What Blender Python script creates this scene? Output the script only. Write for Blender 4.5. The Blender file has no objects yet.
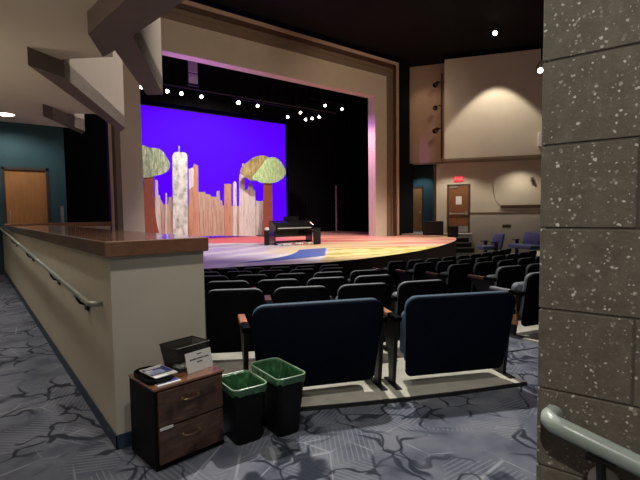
import bpy, bmesh, math, random
from mathutils import Vector, Matrix
random.seed(7)
SC = bpy.context.scene
COL = SC.collection
PI = math.pi

# ------------------------------------------------------------------ helpers
def V(*a): return Vector(a)

class MB:
    def __init__(s): s.bm = bmesh.new()
    def box(s, x0, x1, y0, y1, z0, z1, bev=0.0, mi=0, M=None, seg=1):
        vs = [s.bm.verts.new((x, y, z)) for x in (x0, x1) for y in (y0, y1) for z in (z0, z1)]
        fs = []
        for f in ((0,1,3,2), (4,6,7,5), (0,4,5,1), (2,3,7,6), (0,2,6,4), (1,5,7,3)):
            fc = s.bm.faces.new([vs[i] for i in f]); fc.material_index = mi; fs.append(fc)
        if M is not None:
            for v in vs: v.co = M @ v.co
        if bev > 0:
            es = list({e for f in fs for e in f.edges})
            bmesh.ops.bevel(s.bm, geom=es, offset=bev, segments=seg, profile=0.5, affect='EDGES', clamp_overlap=True)
        return s
    def prism(s, pts, off, mi=0):
        """closed polygon of 3D points swept by the vector off"""
        off = Vector(off)
        a = [s.bm.verts.new(Vector(p)) for p in pts]
        b = [s.bm.verts.new(Vector(p) + off) for p in pts]
        n = len(a)
        s.bm.faces.new(a).material_index = mi
        s.bm.faces.new(b[::-1]).material_index = mi
        for i in range(n):
            j = (i + 1) % n
            s.bm.faces.new((a[j], a[i], b[i], b[j])).material_index = mi
        return s
    def loft(s, rings, caps=True, closed=True, mi=0):
        R = [[s.bm.verts.new(Vector(p)) for p in r] for r in rings]
        for k in range(len(R) - 1):
            n = len(R[k])
            for i in range(n if closed else n - 1):
                j = (i + 1) % n
                s.bm.faces.new((R[k][i], R[k][j], R[k+1][j], R[k+1][i])).material_index = mi
        if caps and closed:
            s.bm.faces.new(R[0][::-1]).material_index = mi
            s.bm.faces.new(R[-1]).material_index = mi
        return s
    def tube(s, pts, r, n=10, mi=0):
        pts = [Vector(p) for p in pts]
        rings = []
        up = None
        for i, p in enumerate(pts):
            d = (pts[min(i+1, len(pts)-1)] - pts[max(i-1, 0)]).normalized()
            if up is None:
                up = Vector((0, 0, 1)) if abs(d.z) < 0.9 else Vector((1, 0, 0))
            a = d.cross(up).normalized(); b = a.cross(d).normalized(); up = b
            rr = r[i] if isinstance(r, (list, tuple)) else r
            rings.append([p + a * math.cos(2*PI*k/n) * rr + b * math.sin(2*PI*k/n) * rr for k in range(n)])
        return s.loft(rings, mi=mi)
    def lathe(s, prof, n=24, M=None, mi=0):
        """profile of (radius, z) pairs round the Z axis"""
        rings = []
        for (r, z) in prof:
            ring = [Vector((max(r, 1e-4) * math.cos(2*PI*k/n), max(r, 1e-4) * math.sin(2*PI*k/n), z)) for k in range(n)]
            rings.append([M @ p for p in ring] if M is not None else ring)
        return s.loft(rings, mi=mi)
    def build(s, name, mat, parent=None, smooth=False, M=None):
        bmesh.ops.remove_doubles(s.bm, verts=s.bm.verts, dist=1e-6)
        bmesh.ops.recalc_face_normals(s.bm, faces=s.bm.faces)
        me = bpy.data.meshes.new(name)
        if M is not None: s.bm.transform(M)
        s.bm.to_mesh(me); s.bm.free()
        for m in (mat if isinstance(mat, (list, tuple)) else [mat]): me.materials.append(m)
        if smooth:
            for p in me.polygons: p.use_smooth = True
            try: me.set_sharp_from_angle(angle=math.radians(40))
            except Exception: pass
        o = bpy.data.objects.new(name, me); COL.objects.link(o)
        if parent is not None: o.parent = parent
        return o

def tag(o, label=None, cat=None, group=None, kind=None):
    if label: o['label'] = label
    if cat: o['category'] = cat
    if group: o['group'] = group
    if kind: o['kind'] = kind
    return o
def struct(o, label=None): return tag(o, label, None, None, 'structure')
def empty(name, loc=(0,0,0), rz=0.0):
    o = bpy.data.objects.new(name, None); COL.objects.link(o)
    o.location = loc; o.rotation_euler = (0, 0, rz); o.empty_display_size = 0.1
    return o
def children(o): return [c for c in bpy.data.objects if c.parent == o]
def copy_tree(o, parent=None):
    c = o.copy(); COL.objects.link(c)
    if parent is not None: c.parent = parent
    for ch in children(o): copy_tree(ch, c)
    return c
def rrect(w, h, r, n=6, rb=None):
    """rounded rectangle outline in x,z, bottom left origin at (-w/2, 0)"""
    rb = r if rb is None else rb
    out = []
    for cx, cz, a0, rr in ((w/2-r, h-r, 0, r), (-w/2+r, h-r, PI/2, r), (-w/2+rb, rb, PI, rb), (w/2-rb, rb, 1.5*PI, rb)):
        for k in range(n + 1):
            a = a0 + PI/2*k/n
            out.append((cx + rr*math.cos(a), cz + rr*math.sin(a)))
    return out
def rpanel(w, h, t, r, soft=0.012, rb=None, curve=0.0, mb=None, y0=0.0, z0=0.0, taper=0.0):
    """upright rounded panel, thickness t along y, softened rims, bowed in plan by curve"""
    mb = mb or MB()
    o = rrect(w, h, r, 6, rb)
    def ring(y, inset):
        res = []
        for (x, z) in o:
            sx = (w/2 - inset) / (w/2); sz = (h/2 - inset) / (h/2)
            X = x * sx * (1 - taper * (1 - z/h)); Zz = (z - h/2) * sz + h/2
            res.append((X, y0 + y + curve * (1 - (2*X/w)**2), z0 + Zz))
        return res
    mb.loft([ring(0, soft), ring(soft*0.5, soft*0.2), ring(soft, 0), ring(t - soft, 0), ring(t - soft*0.5, soft*0.2), ring(t, soft)])
    return mb

# ------------------------------------------------------------------ materials
def newmat(name):
    m = bpy.data.materials.new(name); m.use_nodes = True
    nt = m.node_tree; b = nt.nodes['Principled BSDF']
    return m, nt, b
def N(nt, t, **kw):
    n = nt.nodes.new(t)
    for k, v in kw.items():
        if k in n.inputs: n.inputs[k].default_value = v
        else: setattr(n, k, v)
    return n
def setin(b, **kw):
    for k, v in kw.items():
        k = k.replace('_', ' ')
        if k in b.inputs: b.inputs[k].default_value = v
def coord(nt, scale=(1,1,1), out='Object'):
    tc = N(nt, 'ShaderNodeTexCoord'); mp = N(nt, 'ShaderNodeMapping'); mp.inputs['Scale'].default_value = scale
    nt.links.new(tc.outputs[out], mp.inputs['Vector']); return mp.outputs['Vector']
def ramp(nt, fac, stops, interp='LINEAR'):
    r = N(nt, 'ShaderNodeValToRGB'); cr = r.color_ramp; cr.interpolation = interp
    while len(cr.elements) < len(stops): cr.elements.new(0.5)
    for e, (p, c) in zip(cr.elements, stops):
        e.position = p; e.color = (*c, 1) if len(c) == 3 else c
    nt.links.new(fac, r.inputs['Fac']); return r.outputs['Color']
def mix(nt, fac, a, b, mode='MIX'):
    n = N(nt, 'ShaderNodeMix', data_type='RGBA', blend_type=mode)
    for sock, val in ((0, fac), (6, a), (7, b)):
        if hasattr(val, 'links') or isinstance(val, bpy.types.NodeSocket): nt.links.new(val, n.inputs[sock])
        elif sock == 0: n.inputs[0].default_value = val
        else: n.inputs[sock].default_value = (*val, 1)
    return n.outputs[2]
def mth(nt, op, a, b=None, c=None, clamp=False):
    n = N(nt, 'ShaderNodeMath', operation=op); n.use_clamp = clamp
    for i, val in enumerate((a, b, c)):
        if val is None: continue
        if isinstance(val, bpy.types.NodeSocket): nt.links.new(val, n.inputs[i])
        else: n.inputs[i].default_value = val
    return n.outputs[0]
def sstep(nt, x, a, b):
    n = N(nt, 'ShaderNodeMapRange', interpolation_type='SMOOTHSTEP'); n.inputs['From Min'].default_value = a; n.inputs['From Max'].default_value = b
    if isinstance(x, bpy.types.NodeSocket): nt.links.new(x, n.inputs['Value'])
    return n.outputs['Result']
def bump(nt, b, h, strength=0.2, dist=0.01):
    n = N(nt, 'ShaderNodeBump'); n.inputs['Strength'].default_value = strength; n.inputs['Distance'].default_value = dist
    nt.links.new(h, n.inputs['Height']); nt.links.new(n.outputs['Normal'], b.inputs['Normal'])
def noise(nt, vec, scale=5, detail=3, rough=0.5):
    n = N(nt, 'ShaderNodeTexNoise'); n.inputs['Scale'].default_value = scale; n.inputs['Detail'].default_value = detail; n.inputs['Roughness'].default_value = rough
    nt.links.new(vec, n.inputs['Vector']); return n.outputs['Fac']

def plain(name, c, rough=0.6, metal=0.0, var=0.12, nscale=8, spec=0.5, bmp=0.0, coat=0.0):
    m, nt, b = newmat(name)
    v = coord(nt); f = noise(nt, v, nscale, 4)
    lo = tuple(x * (1 - var) for x in c); hi = tuple(min(1, x * (1 + var)) for x in c)
    nt.links.new(ramp(nt, f, [(0.3, lo), (0.7, hi)]), b.inputs['Base Color'])
    setin(b, Roughness=rough, Metallic=metal, Specular_IOR_Level=spec, Coat_Weight=coat)
    if bmp: bump(nt, b, noise(nt, v, nscale * 14, 2), bmp, 0.004)
    return m
def wood(name, dark, light, rough=0.4, scale=(1, 12, 12), coat=0.0, blotch=0.0):
    m, nt, b = newmat(name)
    v = coord(nt, scale)
    f = noise(nt, v, 3.0, 6, 0.6)
    c = ramp(nt, f, [(0.3, dark), (0.7, light)])
    if blotch:
        g = noise(nt, coord(nt, (1,1,1)), 7, 3)
        c = mix(nt, sstep(nt, g, 0.5, 0.72), c, tuple(x * (1 - blotch) for x in dark))
    nt.links.new(c, b.inputs['Base Color'])
    setin(b, Roughness=rough, Coat_Weight=coat, Coat_Roughness=0.07)
    bump(nt, b, f, 0.08, 0.003)
    return m
def emis(name, c, s):
    m, nt, b = newmat(name)
    setin(b, Base_Color=(*c, 1), Emission_Color=(*c, 1), Emission_Strength=s)
    return m

M = {}
M['cream'] = plain('cream_paint', (0.60, 0.555, 0.455), 0.75, var=0.03, nscale=2, bmp=0.05)
M['cream_ceiling'] = plain('cream_ceiling_paint', (0.62, 0.55, 0.44), 0.85, var=0.03, nscale=2)
M['cream_pros'] = plain('proscenium_paint', (0.62, 0.53, 0.42), 0.7, var=0.03, nscale=2)
M['taupe'] = plain('taupe_moulding', (0.20, 0.145, 0.10), 0.6, var=0.05)
M['brown_trim'] = plain('brown_moulding', (0.075, 0.036, 0.022), 0.5, var=0.08)
M['tan_trim'] = plain('tan_moulding', (0.52, 0.36, 0.26), 0.55, var=0.05)
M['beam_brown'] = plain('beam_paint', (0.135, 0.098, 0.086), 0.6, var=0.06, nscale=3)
M['cap_wood'] = wood('cap_wood', (0.16, 0.075, 0.042), (0.26, 0.125, 0.07), 0.3, (6, 0.7, 6), coat=0.9)
M['base_blue'] = plain('baseboard_rubber', (0.035, 0.055, 0.10), 0.5, var=0.1)
M['teal'] = plain('teal_wall', (0.020, 0.062, 0.078), 0.75, var=0.05)
M['black_cloth'] = plain('black_drape_cloth', (0.006, 0.006, 0.008), 0.95, var=0.2, spec=0.1)
M['black_paint'] = plain('black_paint', (0.008, 0.008, 0.009), 0.85, var=0.2, spec=0.15)
M['house_ceiling'] = plain('dark_house_ceiling', (0.010, 0.0105, 0.0115), 0.9, var=0.2, spec=0.1)
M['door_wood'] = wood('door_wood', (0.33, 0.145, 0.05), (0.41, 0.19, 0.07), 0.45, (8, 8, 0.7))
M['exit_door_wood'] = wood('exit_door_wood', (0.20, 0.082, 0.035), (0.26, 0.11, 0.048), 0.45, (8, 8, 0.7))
M['frame_dark'] = plain('door_frame_paint', (0.05, 0.035, 0.03), 0.5)
M['steel'] = plain('brushed_steel', (0.62, 0.62, 0.60), 0.32, 0.9, var=0.06)
M['dark_metal'] = plain('dark_bronze_metal', (0.035, 0.03, 0.028), 0.45, 0.6)
M['rail_wood'] = plain('handrail_metal', (0.42, 0.44, 0.40), 0.35, 0.5, var=0.06)
M['wall_lower'] = plain('lower_wall_paint', (0.47, 0.43, 0.39), 0.75, var=0.04)
M['concrete'] = plain('pale_concrete', (0.52, 0.50, 0.43), 0.8, var=0.12, nscale=6, bmp=0.1)
M['nosing'] = plain('black_nosing', (0.02, 0.02, 0.022), 0.6)
M['seat_shell'] = plain('seat_back_shell', (0.002, 0.0022, 0.0032), 0.6, var=0.15, spec=0.05)
M['seat_shell_navy'] = plain('navy_seat_back', (0.003, 0.0055, 0.014), 0.7, var=0.2, nscale=60, spec=0.05)
M['seat_fabric'] = plain('charcoal_blue_upholstery', (0.20, 0.22, 0.25), 0.6, var=0.15, nscale=60, bmp=0.1)
M['blue_fabric'] = plain('slate_blue_upholstery', (0.075, 0.13, 0.20), 0.75, var=0.18, nscale=60, bmp=0.1)
M['side_blue'] = plain('bright_blue_upholstery', (0.045, 0.080, 0.155), 0.75, var=0.18, nscale=60, bmp=0.1)
M['arm_wood'] = wood('armrest_wood', (0.42, 0.17, 0.075), (0.55, 0.25, 0.12), 0.35, (9, 1, 9))
M['arm_shaded'] = wood('shaded_armrest_wood', (0.09, 0.04, 0.025), (0.14, 0.06, 0.035), 0.4, (9, 1, 9))  # same armrest wood, darkened to stand for shade in the narrow rows
M['pad_grey'] = plain('grey_arm_pad', (0.22, 0.235, 0.26), 0.6, var=0.1)
M['end_wood'] = wood('end_panel_wood', (0.36, 0.13, 0.04), (0.46, 0.19, 0.07), 0.4, (9, 9, 1))
M['seat_metal'] = plain('seat_black_metal', (0.012, 0.012, 0.013), 0.45, 0.3)
M['can_black'] = plain('black_plastic_can', (0.005, 0.0055, 0.006), 0.5, var=0.2, spec=0.2)
M['cab_black'] = plain('black_cabinet_paint', (0.005, 0.0045, 0.0045), 0.55, var=0.2, spec=0.15)
M['cab_top'] = wood('cabinet_top_wood', (0.12, 0.05, 0.028), (0.26, 0.115, 0.065), 0.26, (2, 14, 14), coat=0.8)
M['drawer_wood'] = wood('drawer_front_wood', (0.055, 0.026, 0.017), (0.16, 0.082, 0.055), 0.42, (3, 9, 14), blotch=0.5)
M['paper'] = plain('white_paper', (0.80, 0.81, 0.80), 0.7, var=0.02)
M['ink'] = plain('black_ink', (0.06, 0.06, 0.07), 0.7)
M['print_blue'] = plain('violet_blue_print', (0.05, 0.055, 0.22), 0.4, var=0.5, nscale=30)
M['print_sky'] = plain('pale_blue_print', (0.35, 0.42, 0.62), 0.4, var=0.4, nscale=40)
M['monitor'] = plain('black_speaker_cabinet', (0.006, 0.0065, 0.008), 0.7, var=0.2, spec=0.2)
M['piano_black'] = plain('piano_black_lacquer', (0.010, 0.009, 0.010), 0.18, var=0.1, coat=0.6)
M['ivory'] = plain('white_piano_keys', (0.75, 0.73, 0.68), 0.35, var=0.02)
M['white_cable'] = plain('white_cable_rubber', (0.75, 0.72, 0.68), 0.5, var=0.02)
M['fixture'] = plain('black_fixture_metal', (0.012, 0.012, 0.013), 0.5, 0.3)
M['pale_box'] = plain('pale_lilac_panel', (0.42, 0.36, 0.40), 0.6, var=0.05)
M['pole_red'] = plain('stand_metal', (0.30, 0.16, 0.17), 0.5, 0.3)
M['trunk'] = wood('trunk_paint', (0.20, 0.048, 0.028), (0.30, 0.085, 0.048), 0.8, (10, 10, 1))
M['rail_green'] = plain('painted_handrail', (0.40, 0.47, 0.43), 0.3, 0.0, var=0.06, nscale=14, spec=0.6)
M['white_enamel'] = plain('white_enamel', (0.80, 0.80, 0.77), 0.4, var=0.02)
M['landing'] = plain('landing_floor', (0.36, 0.33, 0.31), 0.6)
M['lamp'] = emis('warm_lamp_lens', (1.0, 0.93, 0.82), 22)
M['downlight'] = emis('downlight_lens', (1.0, 0.95, 0.88), 9)
M['exit'] = emis('exit_red', (0.9, 0.02, 0.05), 0.6)
M['exit_txt'] = emis('exit_letters', (1.0, 0.25, 0.22), 0.75)
M['cyc'] = emis('violet_glow_cyc', (0.10, 0.0, 1.0), 1.0)  # cyclorama cloth is no lamp; its violet wash is put in as emission
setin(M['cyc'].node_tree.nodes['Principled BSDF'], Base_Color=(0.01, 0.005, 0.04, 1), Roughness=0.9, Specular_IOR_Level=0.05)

def carpet_mat():
    m, nt, b = newmat('patterned_blue_grey_carpet')
    v = coord(nt)
    nz = N(nt, 'ShaderNodeTexNoise'); nz.inputs['Scale'].default_value = 2.2; nz.inputs['Detail'].default_value = 2
    nt.links.new(v, nz.inputs['Vector'])
    mx = N(nt, 'ShaderNodeVectorMath', operation='MULTIPLY_ADD')
    nt.links.new(nz.outputs['Color'], mx.inputs[0]); mx.inputs[1].default_value = (0.62, 0.62, 0.0); nt.links.new(v, mx.inputs[2])
    w = mx.outputs[0]
    def vor(scale, vec):
        n = N(nt, 'ShaderNodeTexVoronoi', feature='DISTANCE_TO_EDGE'); n.inputs['Scale'].default_value = scale
        nt.links.new(vec, n.inputs['Vector']); return n.outputs['Distance']
    def cell(scale, vec):
        n = N(nt, 'ShaderNodeTexVoronoi'); n.inputs['Scale'].default_value = scale
        nt.links.new(vec, n.inputs['Vector']); return n.outputs['Color']
    base = ramp(nt, noise(nt, v, 3.2, 3), [(0.32, (0.085, 0.094, 0.130)), (0.5, (0.135, 0.146, 0.188)), (0.68, (0.19, 0.20, 0.24))])
    # hatch of fine pale lines in patches
    sep = N(nt, 'ShaderNodeSeparateXYZ'); nt.links.new(w, sep.inputs[0])
    sep0 = N(nt, 'ShaderNodeSeparateXYZ'); nt.links.new(v, sep0.inputs[0])
    cl = N(nt, 'ShaderNodeSeparateColor'); nt.links.new(cell(2.6, w), cl.inputs[0])
    ang = mth(nt, 'MULTIPLY', cl.outputs[0], 3.1)
    lin = mth(nt, 'ADD', mth(nt, 'MULTIPLY', sep0.outputs[0], mth(nt, 'COSINE', ang)), mth(nt, 'MULTIPLY', sep0.outputs[1], mth(nt, 'SINE', ang)))
    hat = mth(nt, 'SINE', mth(nt, 'MULTIPLY', lin, 190.0))
    hat = mth(nt, 'MULTIPLY', sstep(nt, hat, 0.35, 0.9), sstep(nt, cl.outputs[1], 0.32, 0.42))
    c = mix(nt, mth(nt, 'MULTIPLY', hat, 0.55), base, (0.24, 0.255, 0.30))
    # pale straight veins
    mp2 = N(nt, 'ShaderNodeMapping'); mp2.inputs['Location'].default_value = (3.1, 1.7, 0); mp2.inputs['Rotation'].default_value = (0, 0, 0.6)
    nt.links.new(v, mp2.inputs['Vector'])
    pale = mth(nt, 'SUBTRACT', 1.0, sstep(nt, vor(2.3, mp2.outputs[0]), 0.004, 0.016))
    pale = mth(nt, 'MULTIPLY', pale, sstep(nt, noise(nt, v, 2.0, 2), 0.46, 0.58))
    c = mix(nt, mth(nt, 'MULTIPLY', pale, 0.6), c, (0.36, 0.375, 0.42))
    # dark curving branches: two broken networks that cross each other
    mp3 = N(nt, 'ShaderNodeMapping'); mp3.inputs['Location'].default_value = (7.3, 2.9, 0); mp3.inputs['Rotation'].default_value = (0, 0, 1.1); mp3.inputs['Scale'].default_value = (1.0, 0.62, 1)
    nt.links.new(w, mp3.inputs['Vector'])
    for vec, sc_, msk, lo in ((w, 2.7, 1.9, 0.43), (mp3.outputs[0], 3.3, 2.6, 0.47)):
        d1 = mth(nt, 'SUBTRACT', 1.0, sstep(nt, mth(nt, 'ADD', vor(sc_, vec), mth(nt, 'MULTIPLY', noise(nt, vec, 5, 2), -0.050)), -0.010, 0.016))
        d1 = mth(nt, 'MULTIPLY', d1, sstep(nt, noise(nt, vec, msk, 1), lo, lo + 0.09))
        c = mix(nt, mth(nt, 'MULTIPLY', d1, 0.9), c, (0.022, 0.027, 0.042))
    nt.links.new(c, b.inputs['Base Color'])
    setin(b, Roughness=0.95, Specular_IOR_Level=0.1)
    bump(nt, b, noise(nt, v, 240, 2), 0.3, 0.004)
    return m
M['carpet'] = carpet_mat()

def block_mat():
    m, nt, b = newmat('speckled_concrete_block')
    v = coord(nt)
    base = ramp(nt, noise(nt, v, 26, 6, 0.7), [(0.3, (0.15, 0.132, 0.100)), (0.7, (0.235, 0.21, 0.162))])
    n = N(nt, 'ShaderNodeTexVoronoi'); n.inputs['Scale'].default_value = 112; n.inputs['Randomness'].default_value = 1
    dn = N(nt, 'ShaderNodeTexNoise'); dn.inputs['Scale'].default_value = 110; nt.links.new(v, dn.inputs['Vector'])
    dv = N(nt, 'ShaderNodeVectorMath', operation='MULTIPLY_ADD'); nt.links.new(dn.outputs['Color'], dv.inputs[0]); dv.inputs[1].default_value = (0.008, 0.008, 0.008); nt.links.new(v, dv.inputs[2])
    nt.links.new(dv.outputs[0], n.inputs['Vector'])
    sp = N(nt, 'ShaderNodeSeparateColor'); nt.links.new(n.outputs['Color'], sp.inputs[0])
    size = mth(nt, 'MULTIPLY', mth(nt, 'POWER', sp.outputs[0], 1.6), 0.52)
    hit = sstep(nt, mth(nt, 'SUBTRACT', size, n.outputs['Distance']), 0.0, 0.06)
    hit = mth(nt, 'MULTIPLY', hit, sstep(nt, sp.outputs[1], 0.12, 0.18))
    chip = ramp(nt, sp.outputs[2], [(0.0, (0.22, 0.20, 0.16)), (0.45, (0.42, 0.39, 0.32)), (0.8, (0.72, 0.69, 0.62)), (1.0, (0.92, 0.90, 0.84))])
    c = mix(nt, hit, base, chip)
    n2 = N(nt, 'ShaderNodeTexVoronoi'); n2.inputs['Scale'].default_value = 230; nt.links.new(v, n2.inputs['Vector'])
    s2 = N(nt, 'ShaderNodeSeparateColor'); nt.links.new(n2.outputs['Color'], s2.inputs[0])
    h2 = mth(nt, 'MULTIPLY', sstep(nt, mth(nt, 'SUBTRACT', 0.36, n2.outputs['Distance']), 0.0, 0.1), sstep(nt, s2.outputs[0], 0.75, 0.8))
    c = mix(nt, mth(nt, 'MULTIPLY', h2, 0.5), c, (0.36, 0.33, 0.27))
    nt.links.new(c, b.inputs['Base Color'])
    setin(b, Roughness=0.75)
    bump(nt, b, noise(nt, v, 90, 4), 0.35, 0.004)
    return m
M['block'] = block_mat()
M['mortar'] = plain('grey_mortar', (0.125, 0.112, 0.086), 0.9)

def stage_mat():
    """painted stage floor: lavender white field, blue swoosh, yellow and orange stripes, red band upstage"""
    m, nt, b = newmat('painted_stage_floor')
    v = coord(nt)
    sep = N(nt, 'ShaderNodeSeparateXYZ'); nt.links.new(v, sep.inputs[0])
    x, y = sep.outputs[0], sep.outputs[1]
    nz = noise(nt, v, 0.9, 3)
    wob = mth(nt, 'MULTIPLY', mth(nt, 'SUBTRACT', nz, 0.5), 1.2)
    # lavender to white, streaky, left
    st = mth(nt, 'SINE', mth(nt, 'ADD', mth(nt, 'MULTIPLY', mth(nt, 'ADD', mth(nt, 'SUBTRACT', y, mth(nt, 'MULTIPLY', x, 0.45)), wob), 5.0), 0.0))
    c = mix(nt, sstep(nt, st, -0.6, 0.9), (0.66, 0.58, 0.70), (0.84, 0.80, 0.80))
    # stripes across the right of the stage
    dd = mth(nt, 'ADD', mth(nt, 'ADD', mth(nt, 'MULTIPLY', x, 0.627), mth(nt, 'MULTIPLY', y, 0.779)), mth(nt, 'MULTIPLY', wob, 0.35))
    tq = mth(nt, 'FRACT', mth(nt, 'MULTIPLY', dd, 0.58))
    stripes = ramp(nt, tq, [(0.0, (0.80, 0.33, 0.23)), (0.30, (0.76, 0.26, 0.21)), (0.38, (0.85, 0.60, 0.40)), (0.58, (0.85, 0.68, 0.48)), (0.66, (0.82, 0.44, 0.30)), (1.0, (0.80, 0.33, 0.23))])
    yel = mix(nt, sstep(nt, mth(nt, 'SINE', mth(nt, 'MULTIPLY', mth(nt, 'ADD', mth(nt, 'ADD', y, mth(nt, 'MULTIPLY', x, 0.25)), mth(nt, 'MULTIPLY', wob, 2.0)), 7.0)), 0.3, 0.8), (0.80, 0.66, 0.27), (0.44, 0.37, 0.07))
    right = mix(nt, sstep(nt, mth(nt, 'SUBTRACT', dd, 14.0), -0.3, 0.5), yel, stripes)
    edge = mth(nt, 'SUBTRACT', x, mth(nt, 'ADD', 7.24, mth(nt, 'MULTIPLY', mth(nt, 'MINIMUM', mth(nt, 'SUBTRACT', y, 8.81), 2.0), 0.85)))
    c = mix(nt, sstep(nt, mth(nt, 'ADD', edge, mth(nt, 'MULTIPLY', wob, 0.4)), -0.15, 0.15), c, right)
    # blue swoosh, yellow along its upstage side
    x6 = mth(nt, 'SUBTRACT', x, 6.0); x5 = mth(nt, 'MAXIMUM', mth(nt, 'SUBTRACT', x, 5.0), 0.0)
    yl = mth(nt, 'ADD', 8.66, mth(nt, 'MULTIPLY', mth(nt, 'MULTIPLY', x6, x6), 0.07))
    yu = mth(nt, 'MINIMUM', mth(nt, 'ADD', 8.98, mth(nt, 'MULTIPLY', mth(nt, 'MULTIPLY', x5, x5), 0.22)), 10.75)
    rim = mth(nt, 'MULTIPLY', sstep(nt, mth(nt, 'SUBTRACT', y, yu), -0.1, 0.1), mth(nt, 'SUBTRACT', 1.0, sstep(nt, mth(nt, 'SUBTRACT', y, yu), 0.7, 1.9)))
    rim = mth(nt, 'MULTIPLY', rim, sstep(nt, x, 6.0, 7.4))
    c = mix(nt, mth(nt, 'MULTIPLY', rim, 0.8), c, (0.82, 0.68, 0.34))
    inb = mth(nt, 'MULTIPLY', sstep(nt, mth(nt, 'SUBTRACT', y, yl), -0.04, 0.04), sstep(nt, mth(nt, 'SUBTRACT', yu, y), -0.04, 0.04))
    inb = mth(nt, 'MULTIPLY', inb, mth(nt, 'SUBTRACT', 1.0, sstep(nt, edge, -0.05, 0.05)))
    inb = mth(nt, 'MULTIPLY', inb, sstep(nt, x, 4.5, 5.2))
    c = mix(nt, inb, c, (0.035, 0.11, 0.42))
    # rose red band upstage
    c = mix(nt, mth(nt, 'MULTIPLY', sstep(nt, dd, 16.6, 17.0), mth(nt, 'SUBTRACT', 1.0, mth(nt, 'MULTIPLY', sstep(nt, x, 10.0, 12.5), 0.8))), c, (0.66, 0.12, 0.13))
    nt.links.new(c, b.inputs['Base Color'])
    setin(b, Roughness=0.55)
    return m
M['stage'] = stage_mat()
M['stage_edge'] = plain('dark_stage_edge', (0.006, 0.003, 0.002), 0.7, spec=0.1)

def painted(name, cols, scale=(6, 6, 1.2), rough=0.7):
    m, nt, b = newmat(name)
    f = noise(nt, coord(nt, scale), 3, 4, 0.65)
    n = len(cols)
    nt.links.new(ramp(nt, f, [(0.3 + 0.4 * i / (n - 1), c) for i, c in enumerate(cols)]), b.inputs['Base Color'])
    setin(b, Roughness=rough); return m
M['flat_plank'] = painted('weathered_plank_paint', [(0.30, 0.20, 0.16), (0.48, 0.36, 0.28), (0.56, 0.42, 0.34)], (5, 5, 0.35))
M['flat_pale'] = painted('pale_tower_paint', [(0.42, 0.38, 0.38), (0.66, 0.64, 0.62), (0.74, 0.72, 0.68)], (4, 4, 0.5))
M['flat_brown'] = painted('brown_tower_paint', [(0.36, 0.17, 0.11), (0.50, 0.27, 0.18), (0.55, 0.32, 0.22)], (5, 5, 0.5))
M['flat_glass'] = painted('glassy_tower_paint', [(0.20, 0.24, 0.22), (0.60, 0.68, 0.64), (0.85, 0.88, 0.84)], (1.6, 1.6, 1.0))
M['leaf_shaded'] = painted('shaded_leaf_paint', [(0.14, 0.11, 0.045), (0.32, 0.27, 0.11), (0.52, 0.46, 0.24)], (5, 5, 1.1))  # shaded part of the right crown, cast shadow put into the colour
M['leaf_lit'] = painted('lit_green_leaf_paint', [(0.16, 0.42, 0.20), (0.42, 0.68, 0.30), (0.80, 0.88, 0.62)], (5, 5, 1.1))  # lit part of the same crown, light put into the colour
M['leaf_dark'] = painted('grey_green_leaf_paint', [(0.07, 0.14, 0.08), (0.34, 0.46, 0.28), (0.80, 0.82, 0.66)], (6, 6, 1.1))

def bag_mat():
    m, nt, b = newmat('green_liner_plastic')
    f = noise(nt, coord(nt, (1, 1, 0.5)), 26, 3)
    nt.links.new(ramp(nt, f, [(0.3, (0.022, 0.075, 0.032)), (0.55, (0.055, 0.17, 0.075)), (0.75, (0.16, 0.34, 0.18))]), b.inputs['Base Color'])
    setin(b, Roughness=0.28, Specular_IOR_Level=0.6)
    bump(nt, b, f, 0.6, 0.02)
    return m
M['bag'] = bag_mat()
M['bag_rim'] = plain('pale_green_liner_fold', (0.38, 0.56, 0.40), 0.3, var=0.15, nscale=20)
def mesh_mat():
    m, nt, b = newmat('black_wire_mesh')
    v = coord(nt)
    sep = N(nt, 'ShaderNodeSeparateXYZ'); nt.links.new(v, sep.inputs[0])
    u = mth(nt, 'ADD', sep.outputs[0], sep.outputs[1])
    a1 = mth(nt, 'ABSOLUTE', mth(nt, 'SINE', mth(nt, 'MULTIPLY', mth(nt, 'ADD', u, sep.outputs[2]), 560)))
    a2 = mth(nt, 'ABSOLUTE', mth(nt, 'SINE', mth(nt, 'MULTIPLY', mth(nt, 'SUBTRACT', u, sep.outputs[2]), 560)))
    al = mth(nt, 'GREATER_THAN', mth(nt, 'MULTIPLY', a1, a2), 0.42)
    al = mth(nt, 'SUBTRACT', 1.0, al)
    nt.links.new(al, b.inputs['Alpha'])
    setin(b, Base_Color=(0.03, 0.03, 0.03, 1), Roughness=0.45, Metallic=0.4)
    return m
M['wire_mesh'] = mesh_mat()

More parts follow.
